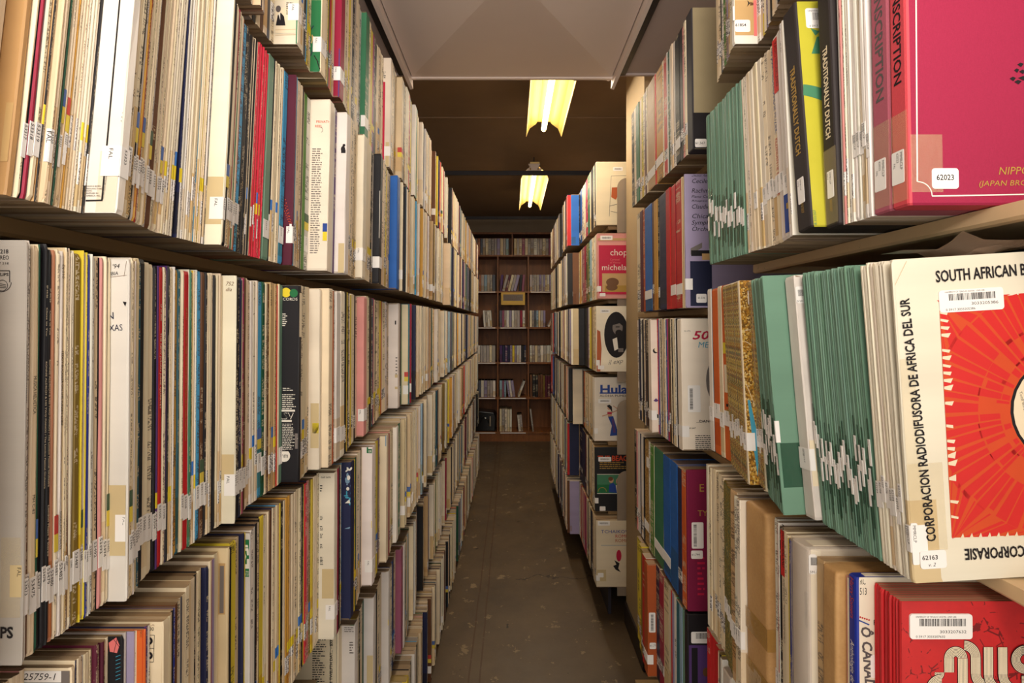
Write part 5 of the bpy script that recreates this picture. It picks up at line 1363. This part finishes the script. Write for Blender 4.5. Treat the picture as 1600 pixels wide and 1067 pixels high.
# ------------------------------------------------------------------ room shell
def struct(name, mb, parent=None): return tag(mb.build(name, parent), kind='structure')
m = MB(); m.box(-2.6, -1.6, -.05, 2.6, 6.6, 0, 'concrete'); struct('floor', m)
m = MB(); m.box(-2.6, -1.6, 2.75, 2.6, 6.6, 2.8, 'brown_ceiling'); struct('ceiling', m)
m = MB(); m.box(-2.6, 6.5, 0, 2.6, 6.6, 2.75, 'wall_paint'); struct('wall_back', m)
m = MB(); m.box(-2.65, -1.6, 0, -2.6, 6.6, 2.75, 'wall_paint'); struct('wall_left', m)
m = MB(); m.box(2.6, -1.6, 0, 2.65, 6.6, 2.75, 'wall_paint'); struct('wall_right', m)
m = MB(); m.box(.54, 2.09, 0, .98, 2.42, 2.749, 'column_paint'); o = struct('wall_column', m)
m = MB(); m.box(.532, 2.082, 0, .988, 2.428, .105, 'rubber_base'); o = struct('baseboard_right', m); finish(o, 2, .006)
m = MB(); m.box(-2.6, 3.3, 2.742, 2.6, 3.312, 2.75, 'brown_ceiling'); struct('trim_1', m)

# ------------------------------------------------------------------ sheet metal duct and flanking panels under the ceiling
def cross_panel(x0, x1, y0, y1, z, drop, mat, top):
    mb = MB(); cx, cy = (x0 + x1) / 2, (y0 + y1) / 2
    V = [(x0, y0, z), (x1, y0, z), (x1, y1, z), (x0, y1, z), (cx, cy, z - drop), (x0, y0, top), (x1, y0, top), (x1, y1, top), (x0, y1, top)]
    mb.add(V, [(1, 0, 4), (2, 1, 4), (3, 2, 4), (0, 3, 4), (0, 1, 6, 5), (1, 2, 7, 6), (2, 3, 8, 7), (3, 0, 5, 8), (5, 6, 7, 8)], mat)
    return mb
zd = 2.37
r = empty('air_duct', (0, 1.4, zd)); tag(r, 'grey sheet metal air duct with cross-folded underside hanging over the aisle', 'duct')
def ch(o, p): o.parent = p; o.matrix_parent_inverse = Matrix.Translation(-p.location); return o
ch(cross_panel(-.385, .385, .62, 1.975, zd, .06, 'duct_metal', 2.60).build('duct_panel'), r)
for s in (-1, 1):
    m = MB(); m.prism([(s * .386, zd - .035), (s * .398, zd - .038), (s * .402, zd + .03), (s * .390, zd + .03)], 1, .60, 2.0, 'duct_metal'); ch(m.build('side_flange'), r)
    m = MB(); m.box(s * .41 - .012, .6, zd + .012, s * .41 + .03 * s, 1.99, zd + .03, 'dark_steel') if s > 0 else m.box(s * .41 + .03 * s, .6, zd + .012, s * .41 + .012, 1.99, zd + .03, 'dark_steel'); ch(m.build('gasket'), r)
m = MB(); m.box(-.40, 1.975, zd - .006, .40, 1.988, zd + .03, 'duct_metal'); ch(m.build('end_flange'), r)
for x in (.245, .375):
    m = MB(); m.box(x - .022, 1.985, zd - .004, x + .022, 1.993, zd + .012, 'duct_metal'); m.cyl((x, 1.99, zd - .006), (x, 1.99, zd + .014), .006, 'duct_metal'); ch(m.build('clip'), r)
for s, nm in ((-1, 'left'), (1, 'right')):
    x0, x1 = sorted((s * .425, s * 1.55))
    rr = empty('ceiling_duct', (s * 1.0, 1.3, zd)); tag(rr, f'grey sheet metal duct under the ceiling, {nm} of the middle one', 'duct')
    ch(cross_panel(x0, x1, .55, 1.985, zd + .02, .02, 'side_panel_paint', 2.62).build('duct_panel'), rr)
    m = MB(); m.box(x0, 1.985, zd + .012, x1, 1.996, zd + .04, 'side_panel_paint'); ch(m.build('end_flange'), rr)
    if s > 0:
        m = MB(); m.box(.80, .56, zd - .01, .85, 1.96, zd + .012, 'duct_metal'); ch(m.build('seam_strip'), rr)

# ------------------------------------------------------------------ fluorescent fixtures, brace bars
def fixture(label, x, y0, y1, z, e):
    r = empty('fluorescent_fixture', (x, (y0 + y1) / 2, z)); tag(r, label, 'ceiling light', 'fluorescent fixtures over the aisle')
    half = [(.108, 0), (.088, .050), (.050, .078), (.042, .090)]
    outer = [(x + a, z + b) for a, b in half] + [(x - a, z + b) for a, b in half[::-1]]
    inner = [(x + a - .0035 * (1 if a > 0 else -1), z + b - .001 * (b > .01)) for a, b in half] + [(x - a + .0035, z + b - .001 * (b > .01)) for a, b in half[::-1]]
    m = MB(); n = len(outer)
    for k in range(n - 1):
        o0, o1, i0, i1 = outer[k], outer[k + 1], inner[k], inner[k + 1]
        m.add([(o0[0], y0, o0[1]), (o1[0], y0, o1[1]), (o1[0], y1, o1[1]), (o0[0], y1, o0[1]), (i0[0], y0, i0[1] - .001), (i1[0], y0, i1[1] - .001), (i1[0], y1, i1[1] - .001), (i0[0], y1, i0[1] - .001)],
              [(0, 1, 2, 3), (7, 6, 5, 4), (0, 4, 5, 1), (3, 2, 6, 7)], 'reflector_paint')
    ch(m.build('reflector'), r)
    m = MB(); m.cyl((x, y0 + .03, z + .045), (x, y1 - .0, z + .045), .0155, 'lit_tube', 16); ch(m.build('tube', smooth=False), r)
    m = MB(); m.box(x - .036, y0, z + .0915, x + .036, y1, z + .13, 'reflector_paint'); ch(m.build('ballast_box'), r)
    for y in (y0 + .012, y1 - .03):
        m = MB(); m.box(x - .012, y, z + .03, x + .012, y + .014, z + .091, 'reflector_paint'); ch(m.build('lamp_holder'), r)
    for y in (y0 + .15, y1 - .15):
        m = MB(); m.cyl((x, y, z + .13), (x, y, 2.749), .004, 'dark_steel', 8); ch(m.build('hanger_rod'), r)
    l = area('tube_light', (x, (y0 + y1) / 2, z + .012), (0, 0, 0), .10, y1 - y0 - .08, e, (1, .88, .70)); 
    return r
fixture('yellow lit fluorescent fixture with bare tube, nearer one beyond the duct', .190, 1.99, 3.06, 2.535, 14)
fixture('yellow lit fluorescent fixture with bare tube, farther one above the bookcase end of the aisle', .176, 3.95, 5.06, 2.535, 14)
for y, z, lab in ((3.93, 2.572, 'dark steel brace bar across the aisle under the second light fixture'), (5.6, 2.572, 'dark steel brace bar across the aisle nearest the bookcase')):
    m = MB(); m.box(-.80, y - .012, z - .016, .80, y + .012, z + .016, 'dark_steel'); o = m.build('brace_bar'); tag(o, lab, 'bar'); finish(o, 2, .003)
    for s in (-.74, .78):
        m = MB(); m.box(s - .012, y - .011, 2.2, s + .012, y + .011, z - .016, 'dark_steel'); m.build('post', o)
r = empty('fixture_saddle', (.17, 3.93, 2.59)); tag(r, 'small pale metal saddle sitting on the brace bar above the light', 'bracket')
m = MB(); q = [(.115, 2.588), (.225, 2.588), (.225, 2.600), (.200, 2.612), (.215, 2.640), (.125, 2.640), (.140, 2.612), (.115, 2.600)]
m.prism(q, 1, 3.915, 3.945, 'duct_metal'); ch(m.build('saddle_plate'), r)
m = MB(); m.cyl((.14, 3.912, 2.592), (.14, 3.912, 2.604), .005, 'gold_ink', 8); m.cyl((.20, 3.912, 2.592), (.20, 3.912, 2.604), .005, 'gold_ink', 8); ch(m.build('bolt'), r)

# ------------------------------------------------------------------ bookcase across the end of the aisle
BY0, BY1 = 6.14, 6.46
bk = empty('bookcase', (0, BY0, 0)); tag(bk, 'tall brown wooden bookcase closing the far end of the aisle', 'bookcase')
XS = [-.535, -.17, .195, .56]
def bpart(name, x0, z0, x1, z1, y0=BY0, y1=BY1, mat='wood'):
    m = MB(); m.box(x0, y0, z0, x1, z1 and y1, z1, mat); return ch(m.build(name), bk)
bpart('side_panel', XS[0] - .022, 0, XS[0] - .0, 2.51); bpart('side_panel', XS[3], 0, XS[3] + .022, 2.51)
bpart('back_panel', XS[0], .0, XS[3], 2.51, BY1 - .012, BY1)
bpart('top_panel', XS[0], 2.49, XS[3], 2.51, BY0, BY1 - .012)
SZ = [.115, .53, .952, 1.374, 1.804, 2.241]
for z in SZ: bpart('shelf', XS[0], z - .02, XS[3], z, BY0 + .001, BY1 - .012)
for a, b in zip(SZ[:-1], SZ[1:]):
    for x in XS[1:3]: bpart('divider', x - .008, a, x + .008, b - .02, BY0 + .002, BY1 - .012)
bpart('divider', -.004, 2.241, .012, 2.49, BY0 + .002, BY1 - .012); bpart('plinth', XS[0], 0, XS[3], .095, BY0 + .012, BY0 + .03)
for z in SZ[:5]:
    for i in range(3):
        if (i + int(z * 10)) % 4 == 3: continue
        m = MB(); m.box(XS[i] + .03, BY0 - .0006, z - .016, XS[i + 1] - .03, BY0 + .0008, z - .005, PAPER); ch(m.build('shelf_label_strip'), bk)
cellname = ('left', 'middle', 'right')
shelfname = {2.241: 'top', 1.804: 'second', 1.374: 'third', .952: 'fourth', .53: 'fifth', .115: 'bottom'}
TAPEC = ['grey'] * 8 + ['pale', 'slate', 'lilac', 'lilac', 'w', 'w', 'c', 'grey', 'b', 'mauve', 'slate', 'salmon']
def tape(x, z, t, h, c, lean, seed, lab, grp, cat='tape box', name='tape_box', dep=.19):
    g = random.Random(seed); V, F, FT, UV = sleeve_geo(t * .97, h, dep, g, True)
    mb = new_card(); mb.add(V, F, 'card'); cc = jitter(COLV[c], g); col_arrays(mb, FT, UV, cc, cc, tuple(.6 * q for q in cc), g.random(), .4, 0)
    o = mb.build(name)
    zz = z + abs(math.sin(R(lean))) * t / 2 + .0005
    o.matrix_world = Matrix.Translation((x, BY0 + .03, zz)) @ Matrix.Rotation(R(lean), 4, 'Y') @ Matrix.Rotation(R(-90), 4, 'Z')
    tag(o, lab, cat, grp); return o
def cell(z, x0, x1, tmin, tmax, h, cols, leans=None, fill=1.0, start=0.0, seed=1, which='', name='tape_box', noun='tape box', dep=.19):
    g = random.Random(seed); x = x0 + .012 + start; k = 0; end = x0 + (x1 - x0) * fill; cnt = {}; prev = 0
    plan = []
    while True:
        t = tmin + (tmax - tmin) * g.random()
        ln = leans(k) if leans else 0
        foot = t / math.cos(R(ln)); gap = max(0, h * 1.04 * (math.tan(R(-ln)) - math.tan(R(-prev)))) if ln != prev else 0
        if x + gap + foot + max(0, h * math.sin(R(ln))) > end - .010: break
        x += gap; c = g.choice(cols); hh = h * (1 - .06 * g.random())
        plan.append((x + foot / 2, t, hh, c, ln)); x += foot + .0012; k += 1; prev = ln
    for i, (xx, t, hh, c, ln) in enumerate(plan):
        cn = COLN[c]; cnt[cn] = cnt.get(cn, 0) + 1; last = sum(1 for q in plan if COLN[q[3]] == cn)
        lb = f'{cn} {noun} in {which} cell, bookcase {shelfname[z]} shelf' + (f', {ordinal(cnt[cn])} from left' if last > 1 else '')
        tape(xx, z, t, hh, c, ln, seed * 100 + i, lb, f'{noun}es on the bookcase {shelfname[z]} shelf', noun, name, dep)
cell(2.241, XS[0], -.004, .026, .040, .19, TAPEC, seed=11, which='left'); cell(2.241, .012, XS[3], .026, .040, .19, TAPEC, seed=12, which='right')
cell(1.804, XS[0], XS[1], .026, .036, .185, TAPEC, seed=13, which='left'); cell(1.804, XS[1] + .008, XS[2], .028, .036, .185, TAPEC + ['k', 'yellow', 'purple', 'maroon'], lambda k: 14 if 1 <= k < 6 else 5, seed=14, which='middle'); cell(1.804, XS[2] + .008, XS[3], .020, .030, .185, TAPEC, seed=15, which='right')
cell(1.374, XS[0], XS[1], .022, .028, .185, ['grey', 'w', 'lilac'], lambda k: -4, fill=.87, start=.17, seed=16, which='left'); cell(1.374, XS[1] + .008, XS[2], .022, .036, .19, TAPEC + ['w', 'crimson'], seed=17, which='middle'); cell(1.374, XS[2] + .008, XS[3], .022, .036, .19, TAPEC, fill=.66, seed=18, which='right')
tape(XS[2] + .245, 1.374, .022, .19, 'w', 28, 991, 'white tape box leaning to the right on the bookcase third shelf, right cell', 'tape boxes on the bookcase third shelf')
cell(.952, XS[0], XS[1], .030, .042, .19, TAPEC + ['purple', 'magenta'], seed=19, which='left'); cell(.952, XS[1] + .008, XS[2], .024, .034, .19, ['maroon', 'navy', 'purple', 'w', 'k', 'yellow', 'grey', 'lilac'], seed=20, which='middle'); cell(.952, XS[2] + .008, XS[3], .024, .04, .19, TAPEC, seed=21, which='right')
cell(.53, XS[0], XS[1], .03, .044, .185, ['grey', 'grey', 'slate', 'lilac', 'w'], seed=22, which='left'); cell(.53, XS[1] + .008, XS[2], .020, .032, .185, ['w', 'grey', 'pale', 'lilac', 'mauve', 'slate'], lambda k: 0 if k < 3 else -8, fill=.62, seed=23, which='middle')
tape(XS[1] + .25, .53, .026, .185, 'w', 20, 992, 'white tape box leaning right beside the dark books, bookcase fifth shelf, middle cell', 'tape boxes on the bookcase fifth shelf')
cell(.53, XS[2] + .008, XS[3], .022, .034, .27, ['brown', 'k', 'maroon', 'olive', 'brown'], seed=24, which='right', name='old_volume', noun='dark volume')
cell(.115, XS[1] + .008, XS[2], .024, .032, .275, ['c', 'w', 'i', 'grey'], fill=.50, seed=25, which='middle', name='pale_volume', noun='pale volume')
cell(.115, XS[1] + .20, XS[2], .022, .030, .19, ['w', 'lilac', 'grey'], lambda k: -5, fill=.75, start=.02, seed=26, which='low middle')
tape(XS[2] + .06, .115, .02, .27, 'grey', -7, 993, 'grey volume leaning left alone in the bookcase bottom right cell', 'pale volumes on the bookcase bottom shelf', 'volume', 'pale_volume')
# card sign hanging under the second shelf
sg = empty('shelf_sign', (.012, BY0 - .01, 1.72)); tag(sg, 'yellowed card sign with grey printed panel hanging on the middle of the bookcase', 'sign')
m = MB(); m.box(-.130, BY0 - .010, 1.640, .155, BY0 - .004, 1.790, plain('yellow_card', (214, 172, 74), .5)); ch(m.build('card'), sg)
m = MB(); pl = Plane((0, BY0 - .010, 0), (1, 0, 0), (0, 0, 1)); put_rect(m, pl, -.105, 1.688, .130, 1.765, 'grey_ink'); put_lines(m, pl, -.1, .125, 1.76, 1.692, .012, 'brown_ink', 3, .0006); ch(m.build('printed_panel'), sg)
# black case with a handle in the bottom left cell
bc = empty('equipment_case', (-.33, 6.2, .115)); tag(bc, 'black glossy equipment case with handle in the bottom left cell of the bookcase', 'case')
gl = plain('gloss_black', (22, 22, 24), .2, .6)
m = MB(); m.prism([(-.515, .1155), (-.20, .1155), (-.195, .30), (-.215, .345), (-.42, .365), (-.515, .36)][::-1], 1, BY0 + .03, BY0 + .26, gl); o = ch(m.build('case_body'), bc); finish(o, 3, .012)
m = MB()
for i in range(8):
    a, b = R(180 * i / 8), R(180 * (i + 1) / 8); m.cyl((-.33 + .05 * math.cos(a), BY0 + .022, .22 + .06 * math.sin(a)), (-.33 + .05 * math.cos(b), BY0 + .022, .22 + .06 * math.sin(b)), .008, gl, 8)
ch(m.build('handle'), bc)
m = MB(); m.box(-.27, BY0 + .024, .18, -.255, BY0 + .031, .30, 'tan_steel'); ch(m.build('latch'), bc)

# ------------------------------------------------------------------ loose plastic film over the right foreground records
mb = MB(); g = random.Random(9); nx, ny = 16, 5
V = []
for j in range(ny):
    for i in range(nx):
        a = i / (nx - 1); b = j / (ny - 1)
        x = .372 + .30 * a; y = .487 + .03 * b + .004 * math.sin(7 * a)
        z = 1.497 - .012 * b + .006 * math.sin(11 * a + 3 * b) + .006 * g.random() + .008 * a
        if i < 3: z = 1.4895 + .010 * math.sin(9 * a + 2 * b) * 0 + .002 * j * 0 + .012 * a
        V.append((x, y, z))
mb.add(V, [(j * nx + i, j * nx + i + 1, (j + 1) * nx + i + 1, (j + 1) * nx + i) for j in range(ny - 1) for i in range(nx - 1)], 'grey_film')
o = mb.build('plastic_bag', None, True); tag(o, 'crumpled clear plastic bag lying over the record tops below the rose red box', 'plastic bag')
